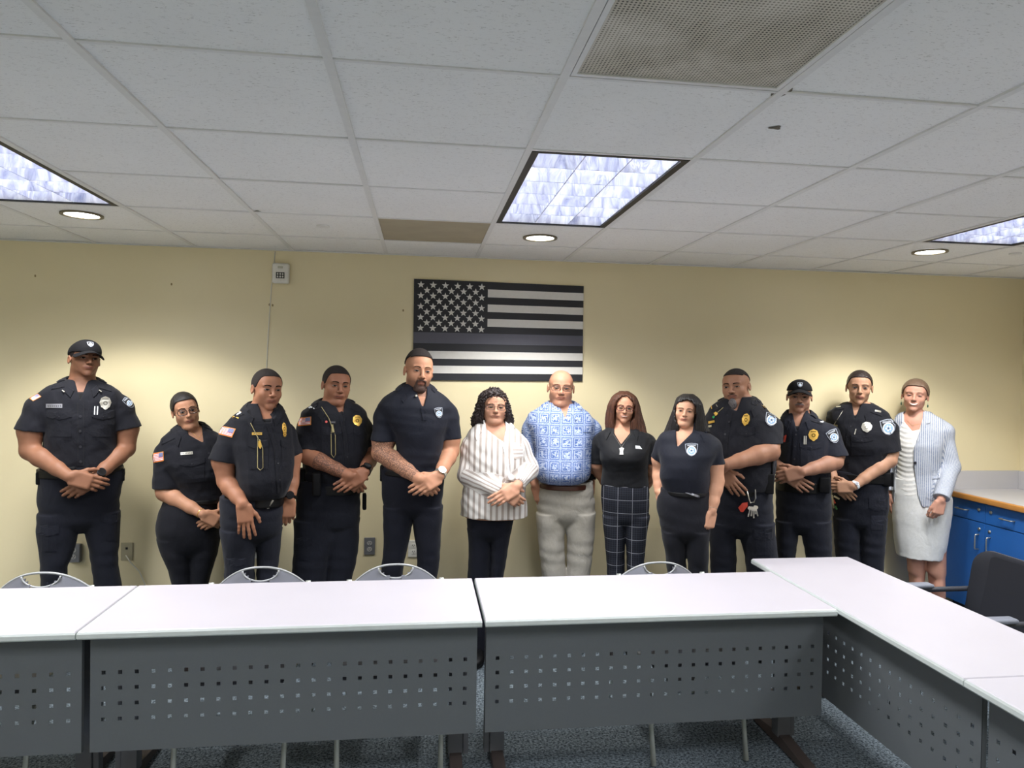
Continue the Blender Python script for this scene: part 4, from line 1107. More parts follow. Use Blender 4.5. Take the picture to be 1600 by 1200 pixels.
def build_shirt(P, sp, mat, name='shirt', key='shirt', seed=0, fold=.0035, cut=None, cutdepth=None, st=.0048, sleeves=True, extra=None, n=2.3, lam=.075):
    tor = P.tor; x0, x1 = P.gx; zb = P.at(P.tor and sp['torso'][-1][1], sp['hem'])[2]; ztop = tor[0][0] + .06
    zmin = zb - .03
    for s in ('A', 'B'):
        if sp[s].get('cuffp'): zmin = min(zmin, P.at(*sp[s]['cuffp'])[2] - .12)
        if sp[s].get('long'): zmin = min(zmin, P.armp[s][2][2] - .05)
    g = Grid(np.arange(x0, x1, st), np.arange(-.34, .28, st), np.arange(zmin, ztop, st))
    nkz = P.at(*sp['neck'])[2] + sp.get('top', .05)
    g.loft(tor, 0, .01, z0=zb, z1=nkz, n=n)
    if extra: extra(g, P)
    if sleeves:
        for s in ('A', 'B'):
            a = sp[s]; S_, E_, W_, r = P.armp[s]
            if a.get('long'):
                rr = a['long']; g.ell(S_, (rr[0] * .9,) * 3, .035); g.cone(S_, E_, rr[0] * .92, rr[1], .03); W2 = E_ + (W_ - E_) * a.get('lt', .93); g.cone(E_, W2, rr[1], rr[2], .025)
                d = (W_ - E_) / np.linalg.norm(W_ - E_); g.plane(W2, d, W2 - .09, W2 + .09)
            else:
                C_ = P.at(*a['cuffp'][:2], (S_[1] + E_[1]) / 2); rr = a['sl']; d = (C_ - S_); L = np.linalg.norm(d); d /= L
                g.ell(S_, (rr[0] * .9,) * 3, .035)
                g.cone(S_, C_ + d * .05, rr[0] * .92, rr[1] * 1.04, .03)
                dn = np.array(a.get('cn', d)); q = C_; lo = q - .14; hi = q + .14
                g.V_keep = None
                # cut the sleeve end flat, but only around the arm axis
                def fn(X, Y, Z, q=q, dn=dn, rr=rr, d=d):
                    px, py, pz = X - q[0], Y - q[1], Z - q[2]; t = px * dn[0] + py * dn[1] + pz * dn[2]; ta = px * d[0] + py * d[1] + pz * d[2]
                    rad = np.sqrt(np.maximum(px * px + py * py + pz * pz - ta * ta, 0)); return np.maximum(-t, rad - rr[1] - .022)
                if not a.get('nocut'):
                    # remove sleeve surplus, then put the torso back
                    g.op(lo, hi, fn, .002, 'c')
    g.loft(tor, 0, .012, z0=zb, z1=nkz, n=n)
    lo = (x0, -.4, zb - .02); hi = (x1, .3, ztop)
    if fold: g.folds(seed, fold, (x0, -.4, zb + .0), (x1, .3, ztop), lam)
    if cut:
        for Pl in (cut if isinstance(cut[0][0], (list, tuple)) else [cut]):
            vm = min(v for _, v in Pl) + 16; Pl = [(u, v - 110 if v <= vm else v) for u, v in Pl]
            pts = [(p[0], p[2]) for p in (P.at(u, v, -.11) for u, v in Pl)]; g.poly(pts, -.5, cutdepth if cutdepth is not None else P.at(*sp['neck'])[1] + .0, .004)
    # neck hole: stay clear of the neck
    nk = P.at(*sp['neck']); nr = sp.get('nr', .058)
    up = np.array(P.h['c']) + P.h['R'] @ np.array([0, .024, -.055])
    g.cone(nk + np.array([0, .005, -.012]), up, nr * (1.17 if name == 'shirt' else 1.10), nr * 1.12, .006, 'c')
    return P.put(name, g, mat, key)

def build_trousers(P, sp, mat, seed=5, name='trousers', fold=.004):
    hips, legs = P.hips, P.legs; x0, x1 = P.gx; zt = hips[0][0]
    g = Grid(np.arange(x0, x1, .0055), np.arange(-.3, .26, .0055), np.concatenate([np.arange(-.01, .35, .012), np.arange(.35, zt + .04, .0055)]))
    g.loft(hips, 0, .012, z0=hips[-1][0] - .0, z1=zt, soft=.05)
    for L in legs: g.loft(L, 0, sp.get('legk', .012), z0=.028, soft=.05)
    g.folds(seed, fold, (x0, -.3, .1), (x1, .3, zt - .02), .13, (1, 1, .9))
    return P.put(name, g, mat, 'trousers')

def shoes(P, mat, heel=False):
    for L in P.legs:
        z, xc, a, b, yc = L[-1]; g = Grid(np.arange(xc - .08, xc + .08, .006), np.arange(yc - .24, yc + .14, .006), np.arange(-.01, .15, .006))
        g.ell((xc, yc - .10, .035), (.048, .12, .045), .02); g.ell((xc, yc + .03, .045), (.040, .07, .055), .03); g.ell((xc, yc + .0, .07), (.04, .05, .05), .02)
        g.plane((0, 0, .002), (0, 0, -1), (xc - .1, yc - .3, -.1), (xc + .1, yc + .2, .2))
        P.put('shoe', g, mat)

def belt(P, sp, mat, v0, v1, ul, ur, name='belt', out=.007):
    z0, z1 = P.at(ul, v1)[2], P.at(ul, v0)[2]; a = P.at(ul, (v0 + v1) / 2); b = P.at(ur, (v0 + v1) / 2)
    # follow the widest of shirt hem and waistband
    rows_ = P.hips; zz = (z0 + z1) / 2
    hb = np.interp(zz, [r[0] for r in rows_[::-1]], [r[3] for r in rows_[::-1]]); hy = np.interp(zz, [r[0] for r in rows_[::-1]], [r[4] for r in rows_[::-1]])
    tb = np.interp(zz, [r[0] for r in P.tor[::-1]], [r[3] for r in P.tor[::-1]]); ty = np.interp(zz, [r[0] for r in P.tor[::-1]], [r[4] for r in P.tor[::-1]])
    front = max(hb - hy, tb - ty if sp.get('tuck') else 0) + out; back = hb + hy + out
    g = Grid(np.arange(a[0] - .04, b[0] + .04, .0045), np.arange(-.32, .3, .0045), np.arange(z0 - .03, z1 + .03, .0045))
    g.loft([(z0, (a[0] + b[0]) / 2, (b[0] - a[0]) / 2, (front + back) / 2, (back - front) / 2), (z1, (a[0] + b[0]) / 2, (b[0] - a[0]) / 2, (front + back) / 2, (back - front) / 2)], 0, .004, soft=0)
    return P.put(name, g, mat, 'belt')

def collar(P, sp, mat, zf, zb_, r1=(.066, .064), drop=.045, tip=.03, open_=28, spread=.030, name='collar', cx=None):
    nr_ = sp.get('nr', .058); r1 = (nr_ * 1.20, nr_ * 1.13); zf -= .014; zb_ += .014
    """zf: front height of the stand, zb_: back height; flaps fold down onto the shirt"""
    nk = P.at(*sp['neck']); c = nk + np.array([0, .008, 0]); N = 40; rows_ = []
    bv = P.bvh['shirt']; o_ = R(open_)
    for i in range(N + 1):
        a = o_ + (2 * math.pi - 2 * o_) * i / N; fr = (1 + math.cos(a)) / 2          # fr=1 in front
        x, y = math.sin(a), -math.cos(a); zt = c[2] + zb_ + (zf - zb_) * fr ** 2.0
        lean = .02 * fr
        p0 = np.array([c[0] + r1[0] * x * (1 - .12 * fr), c[1] + r1[1] * y - lean * .3, zt - .022]); p1 = np.array([c[0] + (r1[0] + .004) * x * (1 - .10 * fr), c[1] + (r1[1] + .004) * y - lean * .3, zt])
        p2 = p1 + np.array([x * .009, y * .009, -.002])
        e = min(i, N - i) / N; tp = tip * max(0, 1 - e / .09); dr = drop * (1 - .25 * (1 - fr)) + tp
        k = spread * (.7 + .5 * abs(x))
        pe = p1 + np.array([x * k + math.copysign(tp * .35, x), y * k * .9, -dr]); out = []
        def lay(q, off, fl):
            h = bv.find_nearest(Vector(q)); hp_, nn = np.array(h[0]), np.array(h[1])
            d = q - hp_
            if d @ nn < off: q = hp_ + nn * off
            elif fl: q = hp_ + nn * max(off, (d @ nn) * .25)
            return q
        pe = lay(pe, .006, True); p2 = lay(p2, .005, False); p1 = lay(p1, .003, False); pm = lay((p2 + pe) / 2 + np.array([x, y, .6]) * .004, .007, False)
        rows_.append([p0, p1, p2, pm, pe])
    vs = []; fs = []
    for r in rows_: vs += r
    n = len(vs); K = 5
    off = []
    for i, r in enumerate(rows_):
        for j, p in enumerate(r):
            a = o_ + (2 * math.pi - 2 * o_) * i / N; x, y = math.sin(a), -math.cos(a); dd = (np.array([-x, -y, 0]) if j < 2 else np.array([-x * .5, -y * .5, -.8])); off.append(p + dd * .0025)
    vs += off
    for i in range(N):
        for j in range(K - 1):
            a = i * K + j; q = (a, a + K, a + K + 1, a + 1); fs.append(q); fs.append(tuple(x + n for x in reversed(q)))
    bd = [j for j in range(K)] + [i * K + K - 1 for i in range(1, N + 1)] + [N * K + j for j in range(K - 2, -1, -1)] + [i * K for i in range(N - 1, 0, -1)]
    for a, b in zip(bd, bd[1:] + bd[:1]): fs.append((a, b, b + n, a + n))
    o = MB(); o.add(vs, fs); return o.build(name, mat, P.root, 'auto')

# ---- uniform furniture -------------------------------------------------
def patch_shield(P, u, v, w, h, on='shirt', name='shoulder_patch', skew=0., rot=0.):
    d = Dec(P, [P.bvh[on]])
    base = [(-.5, -.42), (-.25, -.47), (0, -.5), (.25, -.47), (.5, -.42), (.47, -.1), (.40, .22), (.22, .42), (0, .5), (-.22, .42), (-.40, .22), (-.47, -.1)]
    def pl(s, dx=0, dy=0): return [(u + (x * s + dx) * w * math.cos(rot) - (y * s + dy) * h * math.sin(rot) + skew * y * h, v + (x * s + dx) * w * math.sin(rot) + (y * s + dy) * h * math.cos(rot)) for x, y in base]
    d.ring(pl(1), .0045, M['grey'], 4); d.ring(pl(.9), .0052, M['blackthread'], 4)
    cx, cy = u + skew * .08 * h - .08 * h * math.sin(rot), v + .08 * h * math.cos(rot)
    r = w * .36; d.ring(circ(cx, cy, r, 16, r * 1.0), .0058, M['white'], 2); d.ring(circ(cx, cy, r * .82, 16), .0063, M['lightblue'], 2)
    for k in range(5): a = k * 1.256 + .5; d.ring(circ(cx + r * .38 * math.cos(a), cy + r * .38 * math.sin(a), r * .17, 7), .0068, M['white'], 1)
    d.ring(circ(cx, cy, r * .2, 8), .0068, M['inkmark'], 1)
    for k in range(3): yy = -.37 + .05 * k; d.strip([(u + x_ * w * math.cos(rot) - yy * h * math.sin(rot) + skew * yy * h, v + x_ * w * math.sin(rot) + yy * h * math.cos(rot)) for x_ in (-.33, .33)], h * .025, .0058, M['grey'] if k != 1 else M['white'])
    return d.build(name, P.root)
def flag_patch(P, q, on='shirt'):
    d = Dec(P, [P.bvh[on]]); 
    def fm(i, j):
        if i in (0, 15) or j in (0, 12): return M['orangethread']
        if i >= 9 and j <= 6: return M['bluethread'] if (i + j) % 2 else M['grey']
        return M['redthread'] if (j - 1) % 2 == 0 else M['white']
    d.grid(q, 16, 13, .0025, fm); return d.build('flag_patch', P.root)
def badge(P, u, v, w, h, mat, on='shirt', kind='oval', rot=0.):
    d = Dec(P, [P.bvh[on]]); n = 24; pts = []
    for k in range(n):
        a = 2 * math.pi * k / n; x, y = math.sin(a), -math.cos(a); r = 1.
        if kind == 'star': r = 1.0 if k % 3 == 0 else .72
        else:
            r = .96 + .04 * math.cos(8 * a)
            if y > 0: y *= 1.0 + .12 * (abs(x) < .3)
        pts.append((u + (x * r * w / 2) * math.cos(rot) - y * r * h / 2 * math.sin(rot), v + x * r * w / 2 * math.sin(rot) + y * r * h / 2 * math.cos(rot)))
    d.ring(pts, .005, M[mat], 3); d.ring(circ(u, v + h * .04, w * .3, 14, h * .26), .0065, M[mat] if kind == 'oval' else M['gold'], 2)
    dk = simple('badge_relief_' + mat, (110, 84, 30) if mat == 'gold' else (120, 118, 110), .4, .7)
    d.ring(circ(u, v + h * .05, w * .20, 12, h * .17), .0072, dk, 1); d.ring(circ(u, v + h * .05, w * .10, 8, h * .09), .008, M[mat], 1)
    d.strip([(u - w * .26, v - h * .28), (u + w * .26, v - h * .28)], h * .07, .0062, dk, 4)
    return d.build('badge', P.root)
def nametag(P, u, v, w, h, mat='tag', rot=0., on='shirt', letters='tagdark'):
    d = Dec(P, [P.bvh[on]]); c, s = math.cos(rot), math.sin(rot); f = lambda x, y: (u + x * c - y * s, v + x * s + y * c)
    d.grid([f(-w / 2, -h / 2), f(w / 2, -h / 2), f(w / 2, h / 2), f(-w / 2, h / 2)], 5, 1, .0035, lambda i, j: M[mat])
    for k in range(7): x = -w * .38 + k * w * .125; d.strip([f(x, -h * .22), f(x + w * .03, h * .22)], w * .05, .0042, M[letters], 99)
    return d.build('name_tag', P.root)
def pocket(P, u0, u1, v0, v1, mat, flap=.32, slant=0., on='shirt', button=True):
    d = Dec(P, [P.bvh[on]]); m_ = M[mat] if isinstance(mat, str) else mat; q = [(u0, v0), (u1, v0 + slant), (u1, v1 + slant), (u0, v1)]
    d.grid([(u0 + 3, v0 + (v1 - v0) * .1), (u1 - 3, v0 + (v1 - v0) * .1 + slant), (u1 - 3, v1 + slant), (u0 + 3, v1)], 6, 6, .0028, lambda i, j: m_)
    o = d.build('pocket', P.root); fh = v0 + (v1 - v0) * flap; um = (u0 + u1) / 2
    d = Dec(P, [P.bvh[on]]); d.ring([(u0, v0), (um, v0 + slant / 2), (u1, v0 + slant), (u1, fh + slant), ((um + u1) / 2, fh + (v1 - v0) * .07 + slant * .75), (um, fh + (v1 - v0) * .11 + slant / 2), ((um + u0) / 2, fh + (v1 - v0) * .07 + slant * .25), (u0, fh)], .0062, m_, 3)
    if button: d.ring(circ(um, fh + slant / 2, (u1 - u0) * .028, 8), .0085, M['button'], 1)
    d.build('pocket_flap', P.root)
def placket(P, L, w, mat, buttons=(), bmat='button', br=3.):
    d = Dec(P, [P.bvh['shirt']]); d.strip(L, w, .0030, mat); 
    for t in (-.38, .38): d.strip([(u + w * t, v) for u, v in L], w * .05, .0036, M['blackthread'] if mat is M['uniform'] else mat)
    o = d.build('button_placket', P.root)
    for u, v in buttons:
        d = Dec(P, [P.bvh['shirt']]); d.ring(circ(u, v, br, 10), .0055, M[bmat], 1); d.build('button', P.root)
def epaulette(P, L, w, bars=None, mat='uniform'):
    d = Dec(P, [P.bvh['shirt']]); d.strip(L, w, .005, M[mat], 8); 
    if bars:
        for (a, b, ww, m_) in bars: d.strip([a, b], ww, .0068, M[m_], 4)
    return d.build('epaulette', P.root)
def line(P, pts, r, mat, name, on='shirt', off=.006, closed=False, parent=None, seg=6):
    d = Dec(P, [P.bvh[k] for k in (on if isinstance(on, tuple) else (on,))]); H = d.pts(pts, off)
    if H is None: return
    m_ = MB(); m_.tube([h[0] for h in H], r, seg, closed); return m_.build(name, M[mat], parent or P.root, True)
def wristband(P, s, t, r, w, mat, name, face=None, facer=.018):
    S_, E_, W_, rr = P.armp[s]; d = (W_ - E_) / np.linalg.norm(W_ - E_); c = W_ + d * t; m_ = MB()
    m_.tube([c - d * w / 2, c - d * (w / 2 - .001), c + d * (w / 2 - .001), c + d * w / 2], [r - .002, r, r, r - .002], 24); o = m_.build(name, M[mat], P.root, 'auto')
    if face:
        n = np.array([0, -1., .15]); n -= d * (n @ d); n /= np.linalg.norm(n); m_ = MB(); m_.tube([c + n * (r - .004), c + n * (r + .007)], facer, 24); f_ = m_.build('watch_case', M[face[0]], o, 'auto')
        m_ = MB(); m_.tube([c + n * (r + .007), c + n * (r + .0078)], facer * .78, 24); m_.build('watch_dial', M[face[1]], f_, 'auto')
    return o
def gear(P, u0, v0, u1, v1, dy, depth, mat='holster', name='belt_pouch', r=.008):
    a = P.at(u0, v1, dy); b = P.at(u1, v0, dy); m_ = MB(); m_.rbox((a[0], dy - depth / 2, a[2]), (b[0], dy + depth / 2, b[2]), r, 3); o = m_.build(name, M[mat], P.root, 'auto'); return o
def cap(P, z0=.042, tilt=.0, emblem=True):
    g = hgrid(P, .0034, (.16, .20, .19))
    def fn(x, y, z):
        d = E3(x, y, z, (0, .016, .040), (.083, .104, .088)); d = smin(d, E3(x, y, z, (0, -.035, .062), (.066, .060, .064)), .03)
        zl = z0 - .10 * (y + .02) * (y > -.02) + tilt * y; d = np.maximum(d, zl - z); d = np.maximum(d, -(E3(x, y, z, (0, .016, .034), (.079, .0995, .083))))
        return d
    hop(P, g, fn, .003); v, f = g.mesh(); o = obj('cap', v, f, M['cap'], P.root); P.bvh['cap'] = BVHTree.FromPolygons(v.tolist(), f.tolist())
    g = hgrid(P, .0032, (.16, .20, .19))
    def br(x, y, z):
        zc = z0 + .008 - 8.5 * x * x + .28 * (y + .09)
        d = np.abs(z - zc) * .8 - .0030; e = (np.sqrt((x / .078) ** 2 + ((y + .07) / .088) ** 2) - 1) * .078; i = -(np.sqrt((x / .070) ** 2 + ((y + .00) / .083) ** 2) - 1) * .07
        return np.maximum(np.maximum(d, e), np.maximum(i, y + .02))
    hop(P, g, br, .002); v, f = g.mesh(); obj('cap_brim', v, f, M['cap'], o)
    d = FDec(P, [P.bvh['cap']]); e = [(-.017, .107), (0, .110), (.017, .107), (.016, .09), (.010, .080), (0, .074), (-.010, .080), (-.016, .09)]
    c = (0, .093); d.ring(e, .002, M['grey'], 2, c); d.ring([(c[0] + (x - c[0]) * .8, c[1] + (z - c[1]) * .8) for x, z in e], .0028, M['blackthread'], 2, c)
    d.ring([(.0095 * math.cos(a), .091 + .0095 * math.sin(a)) for a in np.linspace(0, 6.283, 13)[:-1]], .0036, M['white'], 1); d.ring([(.006 * math.cos(a), .091 + .006 * math.sin(a)) for a in np.linspace(0, 6.283, 11)[:-1]], .0044, M['lightblue'], 1)
    d.build('cap_emblem', o)
# ================================================================== THE THIRTEEN PEOPLE
def undershirt(P, sp, v0, v1, mat='tee'):
    x0, x1 = P.gx; z0 = P.at(sp['neck'][0], v1)[2]; z1 = P.at(sp['neck'][0], v0, -.10)[2]
    g = Grid(np.arange(x0, x1, .005), np.arange(-.25, .2, .005), np.arange(z0 - .03, z1 + .09, .005))
    g.loft(P.tor, .005, .01, z0=z0, z1=z1 + .06)
    nk = P.at(*sp['neck']); nr = sp.get('nr', .058); g.cone(nk + np.array([0, .005, -.03]), nk + np.array([0, -.0, .08]), nr * 1.12, nr * 1.15, .006)
    g.plane((0, -.10, z1), (0, -.4, 1), (x0, -.3, z1 - .1), (x1, .3, z1 + .25))
    up = np.array(P.h['c']) + P.h['R'] @ np.array([0, .024, -.055]); g.cone(nk + np.array([0, .005, .0]), up, nr * 1.06, nr * 1.0, .004, 'c')
    return P.put('undershirt', g, M[mat])
Z3 = (0, 0, 1)
def hnd(tip, **k): return dict(tip=tip, **k)

def p1():
    P = Person('', 4.25, (20, 520, 4.615), 470)
    P.root['label'] = 'tall person in black uniform and black cap, hands clasped, at far left'
    mkhead(P, 520, 70, 327, 232, yaw=15, pitch=8, roll=5)
    sp = dict(skin=(146, 100, 78), neck=(498, 388, -.0), nr=.066, stubble=.12, smile=.5, hem=1000,
        torso=[(338, 400, 600, .07), (372, 290, 700, .09), (420, 200, 775, .11), (480, 190, 785, .13), (600, 200, 770, .15), (720, 218, 752, .155), (850, 214, 752, .15), (960, 200, 790, .15), (1010, 180, 800, .15)],
        hips=[(735, 58, 196, .15), (765, 57, 191, .15), (785, 57, 188, .15), (820, 57, 188, .14)],
        legL=[(800, 57, 124, .11), (835, 56, 122, .105), (862, 60, 117, .10), (890, 62, 105, .09), (912, 63, 107, .09)],
        legR=[(800, 124, 188, .11), (835, 134, 188, .105), (868, 140, 184, .10), (895, 145, 186, .09), (915, 147, 191, .09)],
        A=dict(p=[(175, 510, 0), (125, 850, -.03), (405, 1035, -.23)], r=(.064, .050, .047, .031), cuffp=(128, 705), sl=(.078, .076), cn=(-.12, 0, -1), hand=hnd((620, 1090, -.235), th=Z3, curl=24, size=1.08)),
        B=dict(p=[(790, 510, 0), (818, 835, -.02), (600, 1040, -.185)], r=(.064, .048, .045, .030), cuffp=(822, 690), sl=(.078, .076), cn=(.2, 0, -1), hand=hnd((400, 1165, -.19), th=Z3, curl=30, size=1.05)))
    build_body(P, sp); build_shirt(P, sp, M['uniform'], seed=1, cut=[(412, 330), (485, 490), (590, 330)])
    undershirt(P, sp, 428, 520); build_trousers(P, sp, M['uniform2']); shoes(P, M['leather'])
    face(P, smile=.4, eyeh=.0042, browm='browm'); cap(P, z0=.040)
    buzz(P, thick=.002, hl=.065, side=.0, back=-.03)
    collar(P, sp, M['uniform'], .010, .048, (.073, .068), drop=.048, tip=.025, open_=24)
    badge(P, 668, 503, 86, 92, 'silver'); nametag(P, 298, 527, 118, 30); pocket(P, 242, 425, 555, 750, 'uniform', .26); pocket(P, 570, 735, 555, 750, 'uniform', .26)
    placket(P, [(488, 500), (492, 700), (490, 960)], 56, M['uniform'], [(487, 603), (485, 710), (487, 822), (490, 930)], br=11)
    flag_patch(P, [(118, 470), (180, 437), (206, 460), (146, 492)]); patch_shield(P, 838, 500, 60, 95, rot=-.7, skew=0)
    d = Dec(P, [P.bvh['shirt']])
    for x in (592, 612): d.strip([(x, 530), (x - 3, 590)], 8, .0095, M['white'], 20)
    d.build('pen', P.root)
    for a in ((355, 413, 372, 425), (622, 412, 640, 424)):
        d = Dec(P, [P.bvh['shirt']]); d.strip([(a[0], a[1]), (a[2], a[3])], 7, .014, M['silver'], 20); d.build('collar_pin', P.root)
    epaulette(P, [(270, 392), (370, 372)], 34); epaulette(P, [(620, 378), (715, 405)], 34)
    belt(P, sp, M['leather'], 985, 1040, 168, 800); wristband(P, 'B', -.02, .036, .020, 'leather', 'wristwatch', ('tee', 'leather'), .023)
    gear(P, 755, 975, 806, 1068, -.04, .07, name='belt_pouch'); gear(P, 165, 1000, 215, 1095, -.04, .05); gear(P, 360, 965, 455, 1010, -.17, .03, name='belt_pouch')
    P.crop = (0, 0, 1); 
    for q in ((58, 820, 92, 862), (158, 800, 190, 845)): pocket(P, q[0], q[2], q[1], q[3], 'uniform2', on='trousers', button=False)
def p2():
    P = Person('', 4.36, (230, 600, 5.0), 300)
    P.root['label'] = 'short person in black uniform and rectangular glasses, black hair pulled back, head tilted'
    mkhead(P, 300, 68, 352, 208, yaw=8, pitch=-2, roll=-13, fem=1, fat=.8)
    sp = dict(skin=(190, 138, 112), neck=(352, 372, -.0), nr=.055, hem=900, lips=.9,
        torso=[(335, 240, 435, .06), (370, 175, 520, .08), (420, 120, 600, .10), (500, 85, 640, .12), (620, 120, 640, .14, -.01), (720, 190, 630, .145, -.01), (800, 235, 610, .13), (880, 250, 600, .13), (910, 230, 600, .13)],
        hips=[(778, 256, 344, .13), (800, 246, 346, .14), (825, 242, 346, .15), (845, 245, 344, .15), (862, 250, 342, .145)],
        legL=[(840, 244, 300, .12), (862, 250, 300, .12), (885, 261, 300, .11), (913, 269, 299, .10)], legR=[(840, 290, 343, .12), (862, 292, 341, .12), (885, 294, 333, .11), (913, 296, 325, .10)],
        A=dict(p=[(125, 530, 0), (140, 850, -.03), (430, 1015, -.18)], r=(.062, .048, .044, .026), cuffp=(150, 812), sl=(.068, .078), cn=(-.03, 0, -1), hand=hnd((560, 1080, -.18), th=Z3, curl=30, size=.92)),
        B=dict(p=[(600, 500, .03), (640, 800, 0), (580, 1010, -.14)], r=(.055, .045, .04, .026), cuffp=(640, 760), sl=(.065, .07), hand=hnd((470, 1075, -.15), th=Z3, curl=30, size=.9)))
    build_body(P, sp); build_shirt(P, sp, M['uniform'], seed=2, cut=[(290, 340), (322, 400), (440, 462), (415, 330)])
    build_trousers(P, sp, M['uniform'], name='trousers', fold=.002); shoes(P, M['leather']); belt(P, sp, M['leather'], 890, 925, 270, 600, out=.004)
    face(P, eyeh=.0044, brow=.0035, glasses=('frame_dark', .0265, .0165, 3.2))
    buzz(P, 'hair_black', .0075, .073, .0, -.05, mode='full')
    g = Grid(*[np.arange(c - .06, c + .06, .004) for c in hp(P, 0, .115, .03)]); g.ell(hp(P, 0, .115, .03), (.034, .028, .034)); P.put('hair_bun', g, M['hair_black'])
    collar(P, sp, M['uniform'], .0, .045, (.062, .060), drop=.052, tip=.035, open_=34)
    flag_patch(P, [(48, 540), (126, 527), (130, 600), (36, 620)]); nametag(P, 308, 541, 96, 22, 'silver', -.08); pocket(P, 250, 450, 592, 780, 'uniform', .22, -20)
    placket(P, [(470, 470), (500, 600), (520, 860)], 40, M['uniform'], [(482, 540), (508, 700)], br=9)
    epaulette(P, [(100, 460), (215, 405)], 34); wristband(P, 'A', -.012, .029, .004, 'gold', 'bracelet')
    line(P, [(345, 370), (398, 425), (432, 385)], .0008, 'gold', 'necklace', 'body', .002)
    P.crop = (0, 0, 1)
def p3():
    P = Person('', 4.08, (325, 570, 4.286), 330)
    P.root['label'] = 'person in black uniform with a gold whistle chain, open hand flat on the thigh'
    mkhead(P, 396, 30, 302, 205, yaw=20, pitch=0, roll=4, fat=.3)
    sp = dict(skin=(166, 114, 90), neck=(368, 318, -.01), nr=.066, stubble=.22, hem=878,
        torso=[(262, 275, 430, .07), (305, 225, 500, .09), (350, 150, 530, .12), (430, 120, 560, .14), (560, 150, 572, .155, -.01), (660, 180, 575, .165, -.02), (760, 195, 568, .175, -.03), (840, 212, 535, .165, -.02), (890, 228, 510, .15)],
        hips=[(774, 343, 443, .14), (800, 343, 443, .145), (820, 343, 441, .14), (838, 344, 440, .135)],
        legL=[(825, 343, 402, .12), (857, 347, 400, .115), (880, 350, 398, .105), (906, 350, 398, .10)], legR=[(825, 400, 441, .10, .03), (857, 400, 438, .10, .03), (880, 401, 435, .10, .03), (906, 401, 432, .095, .03)],
        A=dict(p=[(150, 440, -.02), (120, 780, -.04), (232, 930, -.18)], r=(.062, .046, .046, .031), cuffp=(105, 645), sl=(.075, .082), cn=(-.2, 0, -1), hand=hnd((245, 1060, -.185), th=(1, 0, .1), curl=8, size=1.0, spread=.10, tc=0)),
        B=dict(p=[(535, 440, .05), (560, 760, .03), (545, 900, -.02)], r=(.058, .042, .040, .030), cuffp=(562, 610), sl=(.066, .062), hand=hnd((538, 1030, -.03), th=(-1, -.3, 0), curl=45, size=.95)))
    build_body(P, sp); build_shirt(P, sp, M['uniform'], seed=3, cut=[(300, 250), (375, 385), (420, 385), (440, 300)])
    undershirt(P, sp, 360, 430); build_trousers(P, sp, M['uniform2']); shoes(P, M['leather'])
    face(P, eyeh=.0036, brow=.0058); buzz(P, thick=.0035, hl=.078, side=-.005, back=-.05)
    collar(P, sp, M['uniform'], .002, .05, (.074, .070), drop=.045, tip=.03, open_=26)
    flag_patch(P, [(86, 407), (186, 428), (160, 488), (64, 462)]); badge(P, 512, 425, 30, 80, 'gold', kind='oval', rot=-.1); badge(P, 515, 465, 26, 42, 'gold', kind='star')
    nametag(P, 328, 461, 68, 17, 'gold'); pocket(P, 270, 405, 500, 700, 'uniform', .22); pocket(P, 490, 555, 500, 680, 'uniform', .22)
    placket(P, [(405, 400), (455, 560), (480, 860)], 30, M['uniform'], [(482, 770), (470, 660)], br=5)
    epaulette(P, [(165, 345), (235, 310)], 40, [((215, 302), (252, 325), 6, 'gold'), ((155, 340), (205, 357), 6, 'gold'), ((188, 328), (222, 322), 20, 'white')])
    for r_ in ([(250, 322), (290, 400), (335, 490), (332, 560), (332, 690), (350, 706), (368, 690), (366, 560), (345, 500)],): line(P, r_, .0022, 'cord', 'whistle_chain')
    d = Dec(P, [P.bvh['shirt']]); d.ring([(338, 510), (352, 508), (360, 545), (350, 565), (336, 545)], .012, M['gold'], 2); d.build('whistle', P.root)
    belt(P, sp, M['leather'], 875, 935, 240, 510, out=.010)
    d = Dec(P, [P.bvh['belt']]); d.ring([(395, 962), (430, 905), (442, 908), (410, 966)], .004, M['silver'], 1); d.ring([(248, 885), (272, 875), (262, 905), (250, 905)], .004, M['white'], 1); d.build('belt_buckle', P.root)
    wristband(P, 'B', -.015, .035, .022, 'leather', 'wristwatch', ('holster', 'tee'), .022)
    P.crop = (0, 0, 1); pocket(P, 352, 385, 872, 904, 'uniform2', on='trousers', button=False)
